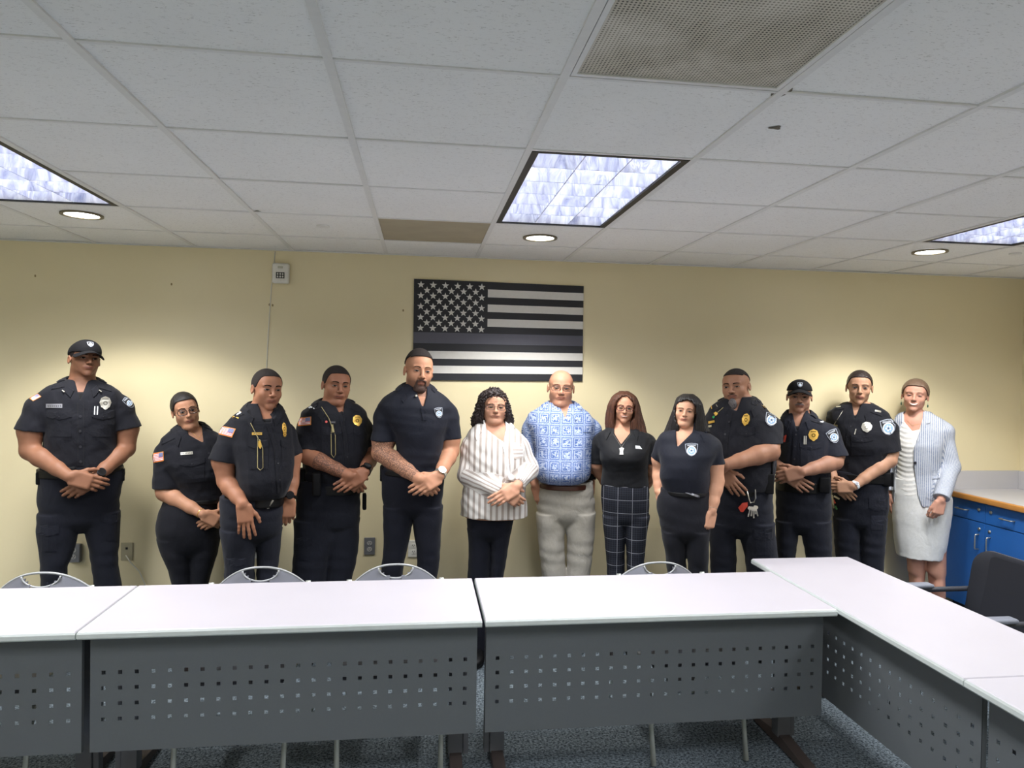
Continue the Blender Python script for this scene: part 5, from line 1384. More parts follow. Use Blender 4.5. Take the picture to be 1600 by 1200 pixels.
def p4():
    P = Person('', 4.33, (455, 565, 5.106), 320)
    P.root['label'] = 'person in black uniform with gold badge and tattooed forearm, clasped hands, wristwatch'
    mkhead(P, 362, 36, 348, 226, yaw=14, pitch=-1, roll=4, fat=.6)
    sp = dict(skin=(152, 102, 80), neck=(335, 372, -.01), nr=.068, stubble=.15, hem=955, tattoo='A', inkr=(.25, .92),
        torso=[(300, 255, 440, .07), (345, 170, 540, .09), (395, 95, 590, .12), (460, 75, 612, .14), (560, 100, 625, .145, -.01), (700, 100, 618, .15, -.01), (800, 95, 600, .15, -.01), (900, 100, 580, .15, -.01), (965, 110, 570, .145)],
        hips=[(748, 465, 565, .15), (768, 463, 563, .155), (795, 461, 563, .15), (825, 459, 562, .145)],
        legL=[(810, 459, 535, .12), (840, 459, 530, .12), (868, 457, 518, .11), (904, 456, 510, .10)], legR=[(810, 500, 562, .11, .02), (857, 505, 560, .11, .02), (885, 508, 555, .105, .02), (904, 509, 549, .10, .02)],
        A=dict(p=[(120, 510, -.01), (135, 750, -.11), (455, 905, -.25)], r=(.062, .051, .047, .031), cuffp=(138, 690), sl=(.075, .076), cn=(-.06, 0, -1), hand=hnd((545, 1035, -.20), th=Z3, curl=30, size=1.0)),
        B=dict(p=[(600, 520, .01), (632, 760, -.01), (585, 880, -.20)], r=(.058, .046, .044, .031), cuffp=(620, 680), sl=(.066, .064), hand=hnd((420, 985, -.255), th=Z3, curl=17, size=1.05)))
    build_body(P, sp); build_shirt(P, sp, M['uniform'], seed=4, cut=[(275, 310), (385, 415), (415, 418), (440, 320)])
    undershirt(P, sp, 400, 470); build_trousers(P, sp, M['uniform2']); shoes(P, M['leather'])
    face(P, eyeh=.0036, brow=.005); buzz(P, thick=.004, hl=.074, side=-.005, back=-.05)
    collar(P, sp, M['uniform'], .002, .05, (.076, .072), drop=.045, tip=.03, open_=26)
    flag_patch(P, [(55, 450), (160, 438), (158, 505), (52, 515)]); badge(P, 528, 467, 76, 86, 'gold', rot=-.25); nametag(P, 330, 484, 46, 16, 'tagdark', letters='tag')
    pocket(P, 240, 400, 520, 740, 'uniform', .24); pocket(P, 500, 600, 520, 740, 'uniform', .24)
    placket(P, [(400, 430), (430, 600), (455, 900)], 34, M['uniform'], [(448, 760)], br=5)
    epaulette(P, [(135, 375), (245, 345)], 44, [((135, 355), (187, 372), 12, 'white')]); epaulette(P, [(450, 345), (550, 385)], 40)
    line(P, [(242, 362), (300, 452), (325, 520), (318, 580), (320, 740), (340, 766), (354, 740), (352, 590), (335, 525)], .0022, 'cord', 'whistle_chain')
    d = Dec(P, [P.bvh['shirt']]); d.ring([(318, 505), (335, 500), (342, 560), (330, 568)], .012, M['cord'], 2); d.ring(circ(280, 480, 10, 10), .006, M['redthread'], 1); d.build('whistle', P.root)
    belt(P, sp, M['leather'], 965, 1042, 135, 575, out=.008)
    gear(P, 45, 850, 130, 1015, -.03, .10, r=.02); o = gear(P, 165, 885, 240, 1075, -.17, .04, r=.012); gear(P, 568, 1050, 600, 1180, -.02, .06, name='holster')
    wristband(P, 'B', -.012, .037, .024, 'leather', 'wristwatch', ('holster', 'tee'), .024)
    P.crop = (0, 0, 1); pocket(P, 460, 487, 840, 875, 'uniform2', on='trousers', button=False)
def p5():
    P = Person('', 4.2, (575, 540, 4.8), 340)
    P.root['label'] = 'bearded person in navy polo with tattooed sleeve arm, in front of the wall flag corner'
    mkhead(P, 382, 35, 352, 214, yaw=12, pitch=0, roll=5, fat=.2)
    sp = dict(skin=(192, 138, 112), neck=(362, 352, -.01), nr=.066, stubble=.6, hem=925, tattoo='A', inkr=(0, .95),
        torso=[(300, 275, 450, .07), (340, 200, 525, .10), (385, 120, 590, .125), (450, 80, 635, .15), (560, 120, 625, .165), (650, 190, 585, .165), (760, 212, 565, .15), (860, 205, 545, .14), (905, 120, 540, .14), (935, 95, 535, .14)],
        hips=[(731, 594, 693, .14), (750, 595, 694, .14), (773, 596, 693, .14), (800, 598, 692, .135)],
        legL=[(790, 598, 645, .11), (820, 599, 644, .105), (853, 599, 638, .10), (883, 596, 631, .09), (902, 595, 629, .09)], legR=[(790, 644, 692, .11), (820, 645, 690, .105), (853, 650, 688, .10), (883, 652, 686, .09), (902, 652, 682, .09)],
        A=dict(p=[(125, 500, 0), (100, 800, -.03), (380, 1000, -.23)], r=(.069, .056, .052, .033), cuffp=(118, 712), sl=(.080, .076), cn=(-.05, 0, -1), hand=hnd((465, 1085, -.195), th=Z3, curl=34, size=1.02)),
        B=dict(p=[(610, 500, 0), (622, 790, -.01), (535, 975, -.18)], r=(.064, .048, .046, .032), cuffp=(618, 702), sl=(.074, .066), cn=(.08, 0, -1), hand=hnd((395, 1060, -.245), th=(-.2, 0, 1), curl=26, size=1.06)))
    build_body(P, sp); build_shirt(P, sp, M['navy'], seed=5, cut=[(330, 310), (375, 378), (413, 470), (440, 370), (445, 310)], fold=.003, lam=.10)
    build_trousers(P, sp, M['navytr'], fold=.003); shoes(P, M['leather'])
    face(P, eyeh=.0038, brow=.0036, smile=0); buzz(P, 'hair_stub', .006, .084, .060, .05, top=.006)
    beard(P, 'hair_beard')
    collar(P, sp, M['navy'], .002, .05, (.077, .072), drop=.048, tip=.03, open_=30)
    patch_shield(P, 532, 503, 62, 82, name='chest_emblem', rot=-.15); placket(P, [(408, 455), (425, 560)], 30, M['navy'], [])
    d = Dec(P, [P.bvh['shirt']]); d.ring(circ(362, 376, 9, 10), .012, M['silver'], 1); d.build('button', P.root)
    belt(P, sp, M['leather'], 915, 960, 100, 535, out=.004); wristband(P, 'B', -.012, .038, .024, 'silver', 'wristwatch', ('silver', 'white'), .023)
    gear(P, 90, 895, 140, 1015, -.02, .06, name='holster')
def beard(P, mat, goatee=False, w=1.):
    g = hgrid(P, .0032)
    def fn(x, y, z):
        X = np.abs(x)
        if goatee:
            d = E3(x, y, z, (0, -.088, -.108), (.024, .019, .040))
        else:
            d = E3(x, y, z, (0, -.060, -.092), (.036, .034, .027)); d = smin(d, C3(X, y, z, (.003, -.0980, -.045), (.022, -.088, -.051), .0050, .0050), .006)
            d = smin(d, C3(X, y, z, (.022, -.088, -.051), (.028, -.078, -.078), .0048, .008), .008)
            d = np.maximum(d, -E3(x, y, z, (0, -.098, -.060), (.0215, .03, .0105)))
        return d
    hop(P, g, fn, .002); q = tuple(slice(0, n) for n in g.V.shape); X, Y, Z = g.at(q); g.V += (.0010 * np.sin(X * 800 + 2 * np.sin(Z * 350)) * np.sin(Z * 500)).astype(np.float32)
    P.put('goatee' if goatee else 'beard', g, M[mat])
def mustache(P, mat, w=.010):
    d = FDec(P, [P.bvh['body']]); d.strip([(-.029, -.056), (-.022, -.050), (-.012, -.0465), (0, -.0455), (.012, -.0465), (.022, -.050), (.029, -.056)], (lambda t: w - w * 1.2 * abs(t - .5)), .0035, M[mat], .004); d.build('mustache', P.root)

def stripes_mat():
    t = NT('striped_blouse_cloth'); a = t.n('ShaderNodeAttribute', attribute_name='sc'); x = a.outputs['Fac']
    k = t.math('FRACT', t.math('MULTIPLY', x, 1 / .034)); band = t.math('LESS_THAN', k, .42); k2 = t.math('FRACT', t.math('MULTIPLY', x, 1 / .0085)); thin = t.math('MULTIPLY', t.math('LESS_THAN', k2, .22), .25)
    c = t.mix(t.math('MAXIMUM', t.math('MULTIPLY', band, .9), thin), lin((222, 218, 214)), lin((160, 148, 140))); t.base(c); t.set(rough=.75, spec=.3); t.bump(t.noise(7, 3, t.coord(), .5, 1.), .5, .008); return t.m
def seersucker():
    t = NT('seersucker_jacket_cloth'); a = t.n('ShaderNodeAttribute', attribute_name='sc'); x = a.outputs['Fac']
    k = t.math('FRACT', t.math('MULTIPLY', x, 1 / .0125)); s = t.math('MULTIPLY', t.math('LESS_THAN', k, .45), t.math('ADD', t.noise(120, 2), .3))
    t.base(t.mix(s, lin((192, 195, 202)), lin((118, 130, 156)))); t.set(rough=.8, spec=.3); t.bump(t.noise(11, 4, t.coord(scale=(1, 1, 1.2)), .5, 1.), .5, .007); return t.m
def plaid():
    t = NT('windowpane_trouser_cloth'); v = t.n('ShaderNodeTexCoord'); s = t.n('ShaderNodeSeparateXYZ'); t.l(v.outputs['Object'], s.inputs[0])
    f = lambda o, per, off, w: t.math('LESS_THAN', t.math('FRACT', t.math('ADD', t.math('MULTIPLY', o, 1 / per), off)), w)
    ln = t.math('MAXIMUM', f(s.outputs[0], .088, .52, .035), f(s.outputs[2], .082, .2, .035))
    c = t.mix(t.math('MULTIPLY', ln, .75), lin((30, 32, 40)), lin((150, 152, 160))); fl = t.math('MAXIMUM', f(s.outputs[0], .0146, .1, .14), f(s.outputs[2], .0137, .1, .14))
    c = t.mix(t.math('MULTIPLY', fl, .25), c, lin((80, 84, 96))); t.base(c); t.set(rough=.85, spec=.2); t.bump(t.noise(7, 3), .4, .006); return t.m
def aloha():
    t = NT('blue_print_shirt_cloth'); a = t.n('ShaderNodeAttribute', attribute_name='suv'); s = t.n('ShaderNodeSeparateXYZ'); t.l(a.outputs['Vector'], s.inputs[0]); P_ = .072
    fx = t.math('ABSOLUTE', t.math('SUBTRACT', t.math('FRACT', t.math('ADD', t.math('MULTIPLY', s.outputs[0], 1 / P_), .36)), .5))
    fz = t.math('ABSOLUTE', t.math('SUBTRACT', t.math('FRACT', t.math('ADD', t.math('MULTIPLY', s.outputs[1], 1 / P_), .30)), .5))
    mx = t.math('MAXIMUM', fx, fz)             # square rings around each cell centre
    r1 = t.math('MULTIPLY', t.math('GREATER_THAN', mx, .30), t.math('LESS_THAN', mx, .335)); r2 = t.math('MULTIPLY', t.math('GREATER_THAN', mx, .37), t.math('LESS_THAN', mx, .42))
    inner = t.math('LESS_THAN', mx, .30); n = t.noise(75, 2, a.outputs['Vector'], .5, 1.2); n2 = t.noise(150, 2, a.outputs['Vector'], .5, 2.)
    motif = t.math('MULTIPLY', inner, t.math('GREATER_THAN', t.math('ADD', n, t.math('MULTIPLY', mx, -.55)), .40)); outer = t.math('MULTIPLY', t.math('SUBTRACT', 1., inner), t.math('GREATER_THAN', n2, .52))
    blue = lin((80, 104, 158)); mid = lin((122, 142, 188)); pale = lin((172, 183, 206))
    c = t.mix(outer, mid, pale); c = t.mix(inner, c, blue); c = t.mix(motif, c, pale); c = t.mix(r1, c, pale); c = t.mix(r2, c, lin((66, 88, 142)))
    t.base(c); t.set(rough=.75, spec=.3); t.bump(t.noise(7, 3), .4, .006); return t.m

def stripe_attr(P, o, sp, name='sc'):
    """stripe coordinate: across the torso, and across the sleeve on the arms"""
    n = len(o.data.vertices); v = np.empty(n * 3); o.data.vertices.foreach_get('co', v); v = v.reshape(-1, 3); u = v[:, 0].copy(); w = v[:, 2].copy(); mid = np.mean([r[1] for r in P.tor[2:6]])
    for s in ('A', 'B'):
        S_, E_, W_, r = P.armp[s]; best = np.full(n, 9.)
        for a, b in ((S_, E_), (E_, W_)):
            d = b - a; L = np.linalg.norm(d); t = np.clip(((v - a) @ d) / L ** 2, 0, 1); q = v - (a + t[:, None] * d); dist = np.linalg.norm(q, axis=1)
            e = np.cross(d / L, [0, 1., 0]); e /= np.linalg.norm(e) + 1e-9
            side = np.sign(S_[0] - mid); m_ = (dist < best) & (dist < .088) & ((v[:, 0] - mid) * side > abs(S_[0] - mid) * .80 - (.5 if b is W_ else .0) * (v[:, 1] < -.15)) if True else None
            if b is W_: m_ = (dist < best) & (dist < .075) & ((v[:, 1] < a[1] - .03) | ((v[:, 0] - mid) * side > abs(S_[0] - mid) * .8))
            uu = (q @ e) * 1.0 * np.sign(e[0] + 1e-9) ; ang = np.arctan2(-q[:, 1], uu); u = np.where(m_, mid + 3 + (ang * .07), u); w = np.where(m_, ((v - a) @ d) / L + (2 if b is W_ else 0), w); best = np.where(m_, dist, best)
    if name == 'sc': at_ = o.data.attributes.new('sc', 'FLOAT', 'POINT'); at_.data.foreach_set('value', u.astype(np.float32))
    else: at_ = o.data.attributes.new('suv', 'FLOAT_VECTOR', 'POINT'); at_.data.foreach_set('vector', np.stack([u, w, np.zeros(n)], 1).astype(np.float32).ravel())

def p6():
    P = Person('', 4.2, (712, 600, 5.4545), 340)
    P.root['label'] = 'person with curly dark hair, glasses and loose striped white blouse, hands clasped'
    mkhead(P, 335, 66, 342, 206, yaw=4, pitch=4, roll=2, fem=.8, fat=1., noears=False)
    sp = dict(skin=(206, 152, 128), neck=(330, 380, -.01), nr=.060, hem=1105, lips=.55,
        torso=[(330, 225, 440, .07), (370, 150, 500, .10), (430, 100, 560, .13), (520, 75, 600, .155), (650, 90, 605, .17, -.01), (780, 80, 600, .175, -.01), (900, 62, 592, .175), (1000, 52, 600, .175), (1120, 50, 608, .175)],
        hips=[(790, 728, 806, .14), (807, 729, 803, .14), (825, 730, 800, .14), (838, 731, 798, .13)],
        legL=[(825, 730, 768, .11), (850, 732, 768, .10), (875, 732, 767, .095), (902, 730, 765, .09)], legR=[(825, 764, 799, .11), (850, 766, 795, .10), (875, 766, 791, .095), (902, 765, 786, .09)],
        A=dict(p=[(130, 510, 0), (115, 770, -.05), (415, 920, -.24)], r=(.058, .045, .042, .026), long=(.074, .066, .045), lt=.97, hand=hnd((520, 1000, -.21), th=Z3, curl=35, size=.95)),
        B=dict(p=[(560, 510, 0), (615, 730, -.03), (520, 875, -.21)], r=(.056, .044, .042, .027), long=(.070, .062, .040), lt=.86, hand=hnd((395, 955, -.26), th=(-.1, 0, 1), curl=20, size=1.0)))
    build_body(P, sp); m_ = stripes_mat()
    o = build_shirt(P, sp, m_, 'blouse', seed=6, cut=[(215, 325), (265, 390), (400, 488), (425, 400), (425, 325)], fold=.005, lam=.09); stripe_attr(P, o, sp)
    build_trousers(P, sp, M['navytr'], fold=.002); shoes(P, M['leather'])
    face(P, eyeh=.0038, brow=.0030, smile=.35, glasses=('frame_metal', .0255, .0170, 2.6))
    longhair(P, [(40, 300, 360, .04, .01), (60, 235, 400, .09, .01), (110, 200, 430, .115, .01), (180, 185, 455, .12, .015), (250, 160, 475, .115, .02), (310, 140, 485, .10, .03), (350, 140, 480, .075, .04), (372, 160, 465, .05, .045)],
             [(250, 122), (300, 102), (370, 102), (415, 140), (432, 200), (432, 300), (420, 380), (240, 380), (225, 300), (232, 190)], 'hair_dark', yface=.0, ridge=.011, seed=3, curly=1.0)
    o = collar(P, sp, m_, .0, .045, (.072, .066), drop=.05, tip=.035, open_=42, name='collar'); stripe_attr(P, o, sp)
    placket(P, [(405, 500), (440, 650), (462, 820)], 20, M['white'], [(412, 570), (455, 690)], 'white', 4)
    d = Dec(P, [P.bvh['shirt']]); cw, cs = M['white'], simple('taupe_stripe', (188, 176, 168), .8)
    d.grid([(478, 497), (575, 510), (570, 630), (500, 640)], 2, 8, .003, lambda i, j: cw if j % 2 == 0 else cs); d.build('pocket', P.root)
    wristband(P, 'B', .045, .012, .003, 'gold', 'ring') if False else None
def p7():
    P = Person('', 4.38, (808, 570, 5.217), 380)
    P.root['label'] = 'balding person in glasses, blue patterned aloha shirt and light khaki trousers'
    mkhead(P, 357, 46, 338, 204, yaw=3, pitch=0, roll=2, fat=.7)
    sp = dict(skin=(208, 150, 126), neck=(362, 362, -.01), nr=.070, hem=935, bald=.35, smile=.4, lips=.6,
        torso=[(312, 260, 450, .07), (345, 185, 520, .10), (395, 105, 590, .13), (470, 75, 630, .155), (560, 110, 625, .175, -.01), (700, 148, 605, .19, -.03), (820, 142, 602, .205, -.045), (890, 148, 596, .205, -.045), (930, 165, 570, .19, -.035), (950, 200, 520, .17, -.02)],
        hips=[(750, 838, 926, .155), (768, 838, 928, .155), (788, 837, 930, .15), (812, 838, 930, .145)],
        legL=[(800, 838, 883, .12), (825, 838, 883, .11), (860, 842, 882, .10), (902, 847, 884, .09)], legR=[(800, 884, 930, .12), (825, 884, 930, .11), (860, 886, 926, .10), (902, 886, 921, .09)],
        A=dict(p=[(115, 500, .01), (118, 790, .0), (150, 970, -.05)], r=(.060, .047, .046, .032), cuffp=(102, 730), sl=(.076, .062), hand=hnd((195, 1110, -.06), n=(-.55, -.8, .1), th=(1, -.5, 0), curl=14, size=1.02, tc=5)),
        B=dict(p=[(615, 500, .02), (612, 790, .08), (598, 930, .06)], r=(.058, .045, .043, .030), cuffp=(628, 720), sl=(.074, .060), hand=hnd((588, 1070, .06), n=(.6, -.6, 0), th=(-1, 0, 0), curl=25)))
    build_body(P, sp); m_ = aloha()
    o = build_shirt(P, sp, m_, seed=7, cut=[(285, 325), (395, 438), (455, 325)], fold=.003); stripe_attr(P, o, sp, 'suv')
    build_trousers(P, sp, M['khaki'], fold=.005); shoes(P, M['brownleather'])
    face(P, eyeh=.0032, brow=.0026, smile=.5, browm='browm', glasses=('frame_metal', .0270, .0150, 3.0))
    buzz(P, 'hair_grey', .0012, .3, .005, -.04) if False else None
    o = collar(P, sp, m_, -.002, .045, (.078, .074), drop=.05, tip=.03, open_=34); stripe_attr(P, o, sp, 'suv')
    belt(P, sp, M['brownleather'], 945, 985, 172, 592, out=.030); wristband(P, 'B', -.01, .036, .024, 'leather', 'wristwatch', ('holster', 'tee'), .022)
    d = Dec(P, [P.bvh['shirt']]); d.strip([(540, 551), (602, 553)], 6, .003, M['inkmark'], 8); d.build('pocket_edge', P.root)
def p8():
    P = Person('', 4.2, (918, 605, 6.486), 380)
    P.root['label'] = 'person with brown shoulder-length hair, red glasses, black polo and plaid trousers'
    mkhead(P, 376, 62, 366, 204, yaw=2, pitch=1, roll=4, fem=1, fat=.0)
    sp = dict(skin=(208, 152, 126), neck=(350, 420, -.01), nr=.050, hem=975, smile=.6, lips=.7,
        torso=[(400, 265, 450, .06), (432, 180, 560, .085), (475, 115, 620, .105), (545, 95, 650, .125), (640, 125, 622, .145, -.025), (720, 138, 610, .15, -.03), (820, 158, 600, .125, -.01), (900, 150, 606, .12), (985, 138, 615, .12)],
        hips=[(753, 940, 1013, .12), (770, 939, 1015, .13), (790, 939, 1015, .13), (815, 941, 1015, .125)],
        legL=[(805, 941, 977, .10), (840, 944, 977, .095), (870, 947, 976, .085), (902, 949, 976, .08)], legR=[(805, 976, 1015, .10), (840, 977, 1010, .095), (870, 979, 1007, .085), (902, 980, 1004, .08)],
        A=dict(p=[(125, 530, .02), (110, 830, .08), (190, 1000, .17)], r=(.046, .037, .034, .024), cuffp=(92, 770), sl=(.062, .056), cn=(-.05, 0, -1), hand=hnd((300, 1080, .18), n=(0, 1, 0), size=.9)),
        B=dict(p=[(615, 530, .02), (655, 850, .07), (590, 1020, .17)], r=(.047, .038, .035, .024), cuffp=(652, 768), sl=(.064, .056), cn=(.05, 0, -1), hand=hnd((450, 1080, .18), n=(0, 1, 0), size=.9)))
    build_body(P, sp); build_shirt(P, sp, M['blackpolo'], seed=8, cut=[(265, 400), (270, 470), (340, 578), (430, 470), (430, 400)], fold=.003, lam=.09)
    build_trousers(P, sp, plaid(), fold=.002); shoes(P, M['leather'])
    face(P, eyeh=.0038, brow=.0030, browm='browm', smile=.6, glasses=('frame_red', .0270, .0165, 3.0))
    longhair(P, [(42, 340, 410, .03, .01), (56, 290, 450, .07, .01), (100, 245, 500, .105, .01), (180, 205, 530, .112, .015), (270, 185, 550, .10, .015), (350, 178, 575, .085, .01), (420, 185, 590, .07, .0), (460, 205, 600, .06, -.01), (500, 460, 560, .03, -.04)],
             [(300, 150), (345, 96), (400, 90), (440, 135), (482, 200), (480, 300), (440, 360), (432, 520), (262, 520), (270, 400), (272, 300), (275, 200)], 'hair_brown', yface=.02, ridge=.0030, seed=5)
    collar(P, sp, M['blackpolo'], -.012, .03, (.066, .062), drop=.05, tip=.03, open_=48)
    line(P, [(262, 480), (345, 608), (440, 470)], .0007, 'silver', 'necklace', ('shirt', 'body'), .003)
    d = Dec(P, [P.bvh['shirt']]); d.ring([(322, 620), (345, 610), (370, 618), (360, 650), (363, 682), (324, 682), (330, 650)], .006, M['pearl'], 2); d.build('pendant', P.root)
    d = Dec(P, [P.bvh['shirt']])
    d.grid([(485, 592), (530, 596), (555, 628), (487, 620)], 4, 1, .003, lambda i, j: M['white'])
    for k in range(3): d.strip([(495 + k * 13, 601), (497 + k * 13, 614)], 4, .004, M['inkmark'], 99)
    d.build('chest_logo', P.root)
    d = Dec(P, [P.bvh['shirt']]); d.ring([(666, 670), (690, 645), (698, 660), (692, 690), (672, 692)], .003, M['white'], 2); d.ring(circ(683, 672, 8, 8), .004, M['grey'], 1); d.build('sleeve_logo', P.root)
def p9():
    P = Person('', 3.8, (1015, 610, 5.217), 290)
    P.root['label'] = 'person with long black hair in a black V-neck polo with shield emblem and thin belt'
    mkhead(P, 294, 48, 290, 176, yaw=-3, pitch=0, roll=5, fem=1, fat=.5)
    sp = dict(skin=(214, 160, 134), neck=(300, 335, -.01), nr=.052, hem=802, smile=.5, lips=.75,
        torso=[(305, 225, 385, .06), (335, 120, 470, .09), (375, 80, 530, .11), (430, 72, 565, .125), (520, 78, 545, .145, -.02), (620, 96, 490, .15, -.025), (700, 85, 492, .15, -.02), (780, 105, 485, .135, -.01), (810, 108, 482, .13)],
        hips=[(762, 1034, 1109, .12), (775, 1026, 1110, .13), (795, 1026, 1110, .135), (822, 1031, 1109, .135), (838, 1033, 1108, .13)],
        legL=[(828, 1033, 1071, .11), (860, 1038, 1072, .10), (890, 1042, 1073, .09), (902, 1043, 1073, .09)], legR=[(828, 1069, 1108, .11), (860, 1072, 1108, .10), (890, 1075, 1106, .09), (902, 1076, 1106, .09)],
        A=dict(p=[(105, 430, .01), (85, 660, .05), (75, 820, -.0)], r=(.048, .040, .038, .026), cuffp=(82, 560), sl=(.058, .052), hand=hnd((110, 920, -.06), n=(-.8, -.5, 0), th=(0, -1, 0), curl=15, size=.9)),
        B=dict(p=[(515, 440, 0), (540, 740, 0), (508, 975, -.05)], r=(.052, .045, .040, .026), cuffp=(535, 602), sl=(.062, .053), cn=(.03, 0, -1), hand=hnd((482, 1100, -.06), n=(.65, -.75, 0), th=(-.4, -.8, 0), curl=62, size=.92, fist=True)))
    build_body(P, sp); build_shirt(P, sp, M['navy'], seed=9, cut=[(215, 300), (215, 380), (226, 462), (350, 345), (375, 300)], fold=.003, lam=.09)
    build_trousers(P, sp, M['uniform'], fold=.004); shoes(P, M['leather'])
    face(P, eyeh=.0038, brow=.0032, smile=.5)
    longhair(P, [(30, 280, 350, .04, .01), (50, 225, 395, .09, .01), (100, 205, 430, .115, .01), (170, 185, 445, .115, .015), (240, 158, 460, .10, .015), (300, 135, 480, .085, .01), (345, 118, 498, .065, .0), (400, 108, 250, .05, -.01), (430, 110, 200, .04, -.01)],
             [(235, 105), (300, 78), (345, 92), (378, 145), (382, 230), (368, 300), (345, 400), (245, 400), (240, 300), (212, 240), (208, 160)], 'hair_black', yface=.0, ridge=.0022, seed=7)
    collar(P, sp, M['navy'], -.015, .03, (.066, .060), drop=.05, tip=.02, open_=50)
    patch_shield(P, 342, 482, 106, 108, name='chest_emblem')
    belt(P, sp, M['leather'], 795, 828, 108, 482, out=.016)
    d = Dec(P, [P.bvh['belt'], P.bvh['trousers']]); d.strip([(225, 808), (300, 830), (408, 868)], 17, .009, M['tag'], 8); d.strip([(168, 797), (198, 800), (200, 812), (170, 808), (168, 797)], 5, .012, M['silver'], 8); d.build('belt_buckle', P.root)
    wristband(P, 'B', -.012, .029, .003, 'silver', 'bracelet')
    line(P, [(235, 330), (300, 395), (365, 335)], .0007, 'gold', 'necklace', 'body', .002)
def p10():
    P = Person('', 4.17, (1095, 570, 4.8), 330)
    P.root['label'] = 'large person in black uniform with a grey goatee, keys on a carabiner and a radio'
    mkhead(P, 262, 32, 300, 212, yaw=-16, pitch=0, roll=-5, fat=.7)
    sp = dict(skin=(162, 116, 94), neck=(300, 300, -.0), nr=.076, stubble=.2, hem=905,
        torso=[(235, 210, 395, .09), (275, 130, 430, .11), (320, 70, 490, .13), (400, 45, 555, .15), (520, 45, 580, .165), (650, 70, 570, .17, -.01), (760, 95, 560, .175, -.01), (850, 110, 550, .175, -.01), (915, 125, 540, .165, -.01)],
        hips=[(755, 1112, 1207, .16), (775, 1110, 1208, .165), (800, 1109, 1209, .16), (830, 1108, 1210, .155)],
        legL=[(815, 1108, 1154, .12), (845, 1108, 1150, .115), (870, 1109, 1152, .105), (898, 1110, 1149, .10)], legR=[(815, 1152, 1211, .13), (845, 1156, 1213, .12), (868, 1163, 1216, .11), (898, 1167, 1216, .10)],
        A=dict(p=[(85, 430, .02), (60, 700, -.02), (150, 790, -.22)], r=(.068, .052, .048, .032), cuffp=(60, 600), sl=(.08, .078), hand=hnd((215, 870, -.235), th=(1, 0, .4), curl=20, size=1.05, spread=.08)),
        B=dict(p=[(525, 440, 0), (520, 650, -.12), (185, 752, -.30)], r=(.070, .058, .055, .034), cuffp=(505, 588), sl=(.088, .084), cn=(.02, 0, -1), hand=hnd((60, 790, -.20), th=Z3, curl=25, size=1.05)))
    build_body(P, sp); build_shirt(P, sp, M['uniform'], seed=10, cut=[(215, 260), (225, 330), (270, 345), (345, 255)], fold=.004)
    build_trousers(P, sp, M['uniform2']); shoes(P, M['leather'])
    face(P, eyeh=.0036, brow=.0050, smile=.3); buzz(P, thick=.004, hl=.080, side=.06, back=.03); beard(P, 'hair_grey', True); mustache(P, 'hair_beard', .0055)
    collar(P, sp, M['uniform'], .0, .045, (.085, .080), drop=.048, tip=.03, open_=26)
    patch_shield(P, 533, 405, 104, 108, rot=.12, skew=-.1); badge(P, 338, 408, 60, 90, 'gold', rot=.2); pocket(P, 275, 405, 460, 660, 'uniform', .28)
    epaulette(P, [(385, 270), (500, 300)], 46, [((425, 302), (480, 292), 6, 'gold'), ((440, 312), (505, 300), 6, 'gold')]); epaulette(P, [(80, 330), (150, 300)], 40, [((75, 305), (82, 330), 6, 'gold'), ((115, 298), (125, 315), 6, 'silver')])
    d = Dec(P, [P.bvh['shirt']]); d.ring([(95, 362), (112, 352), (130, 366), (112, 384)], .008, M['gold'], 1); d.ring(circ(95, 392, 9, 8), .008, M['greenplastic'], 1); d.grid([(55, 425), (102, 415), (104, 432), (57, 442)], 3, 1, .006, lambda i, j: M['gold']); d.grid([(55, 455), (80, 452), (80, 466), (57, 470)], 2, 1, .006, lambda i, j: M['silver']); d.build('name_tag', P.root)
    line(P, [(168, 320), (135, 350), (112, 368), (98, 395)], .0015, 'cord', 'whistle_chain')
    placket(P, [(225, 345), (195, 500), (175, 680)], 34, M['uniform'], [(212, 428), (182, 520)], br=8)
    belt(P, sp, M['leather'], 900, 948, 160, 480, out=.006)
    # keys on a carabiner
    line(P, [(345, 930), (358, 925), (392, 925), (408, 935), (412, 1000), (400, 1030), (372, 1035), (362, 1010), (345, 940)], .0045, 'silver', 'carabiner', ('belt', 'trousers'), .02, False)
    kr = None
    for i, (u0, v0, u1, v1, w) in enumerate(((372, 1040, 355, 1140, 10), (385, 1045, 378, 1135, 12), (395, 1045, 398, 1150, 10), (405, 1040, 412, 1120, 14), (410, 1035, 428, 1135, 10))):
        d = Dec(P, [P.bvh['trousers']]); d.ring(circ(u0 + (u1 - u0) * .35, v0 + (v1 - v0) * .35, 14, 10), .014 + .002 * i, M['silver'], 1); d.strip([(u0, v0 + 30), (u1, v1)], w, .013 + .002 * i, M['silver'], 20); d.build('key', P.root)
    d = Dec(P, [P.bvh['trousers']]); d.ring([(280, 1072), (312, 1036), (352, 1030), (352, 1060), (318, 1104), (300, 1104)], .018, M['redplastic'], 1); d.build('key_tag', P.root)
    r_ = gear(P, 482, 820, 550, 965, -.12, .04, name='radio', r=.006); a = P.at(533, 825, -.12); b = P.at(540, 720, -.12); m_ = MB(); m_.tube([a, b], .006, 10); m_.build('antenna', M['holster'], r_, True)
    a = P.at(508, 822, -.12); m_ = MB(); m_.tube([a - np.array([0, 0, .01]), a + np.array([0, 0, .018])], .008, 10); m_.build('knob', M['holster'], r_, True)
    P.crop = (0, 0, 1); pocket(P, 1178, 1212, 828, 868, 'uniform2', on='trousers', button=False)
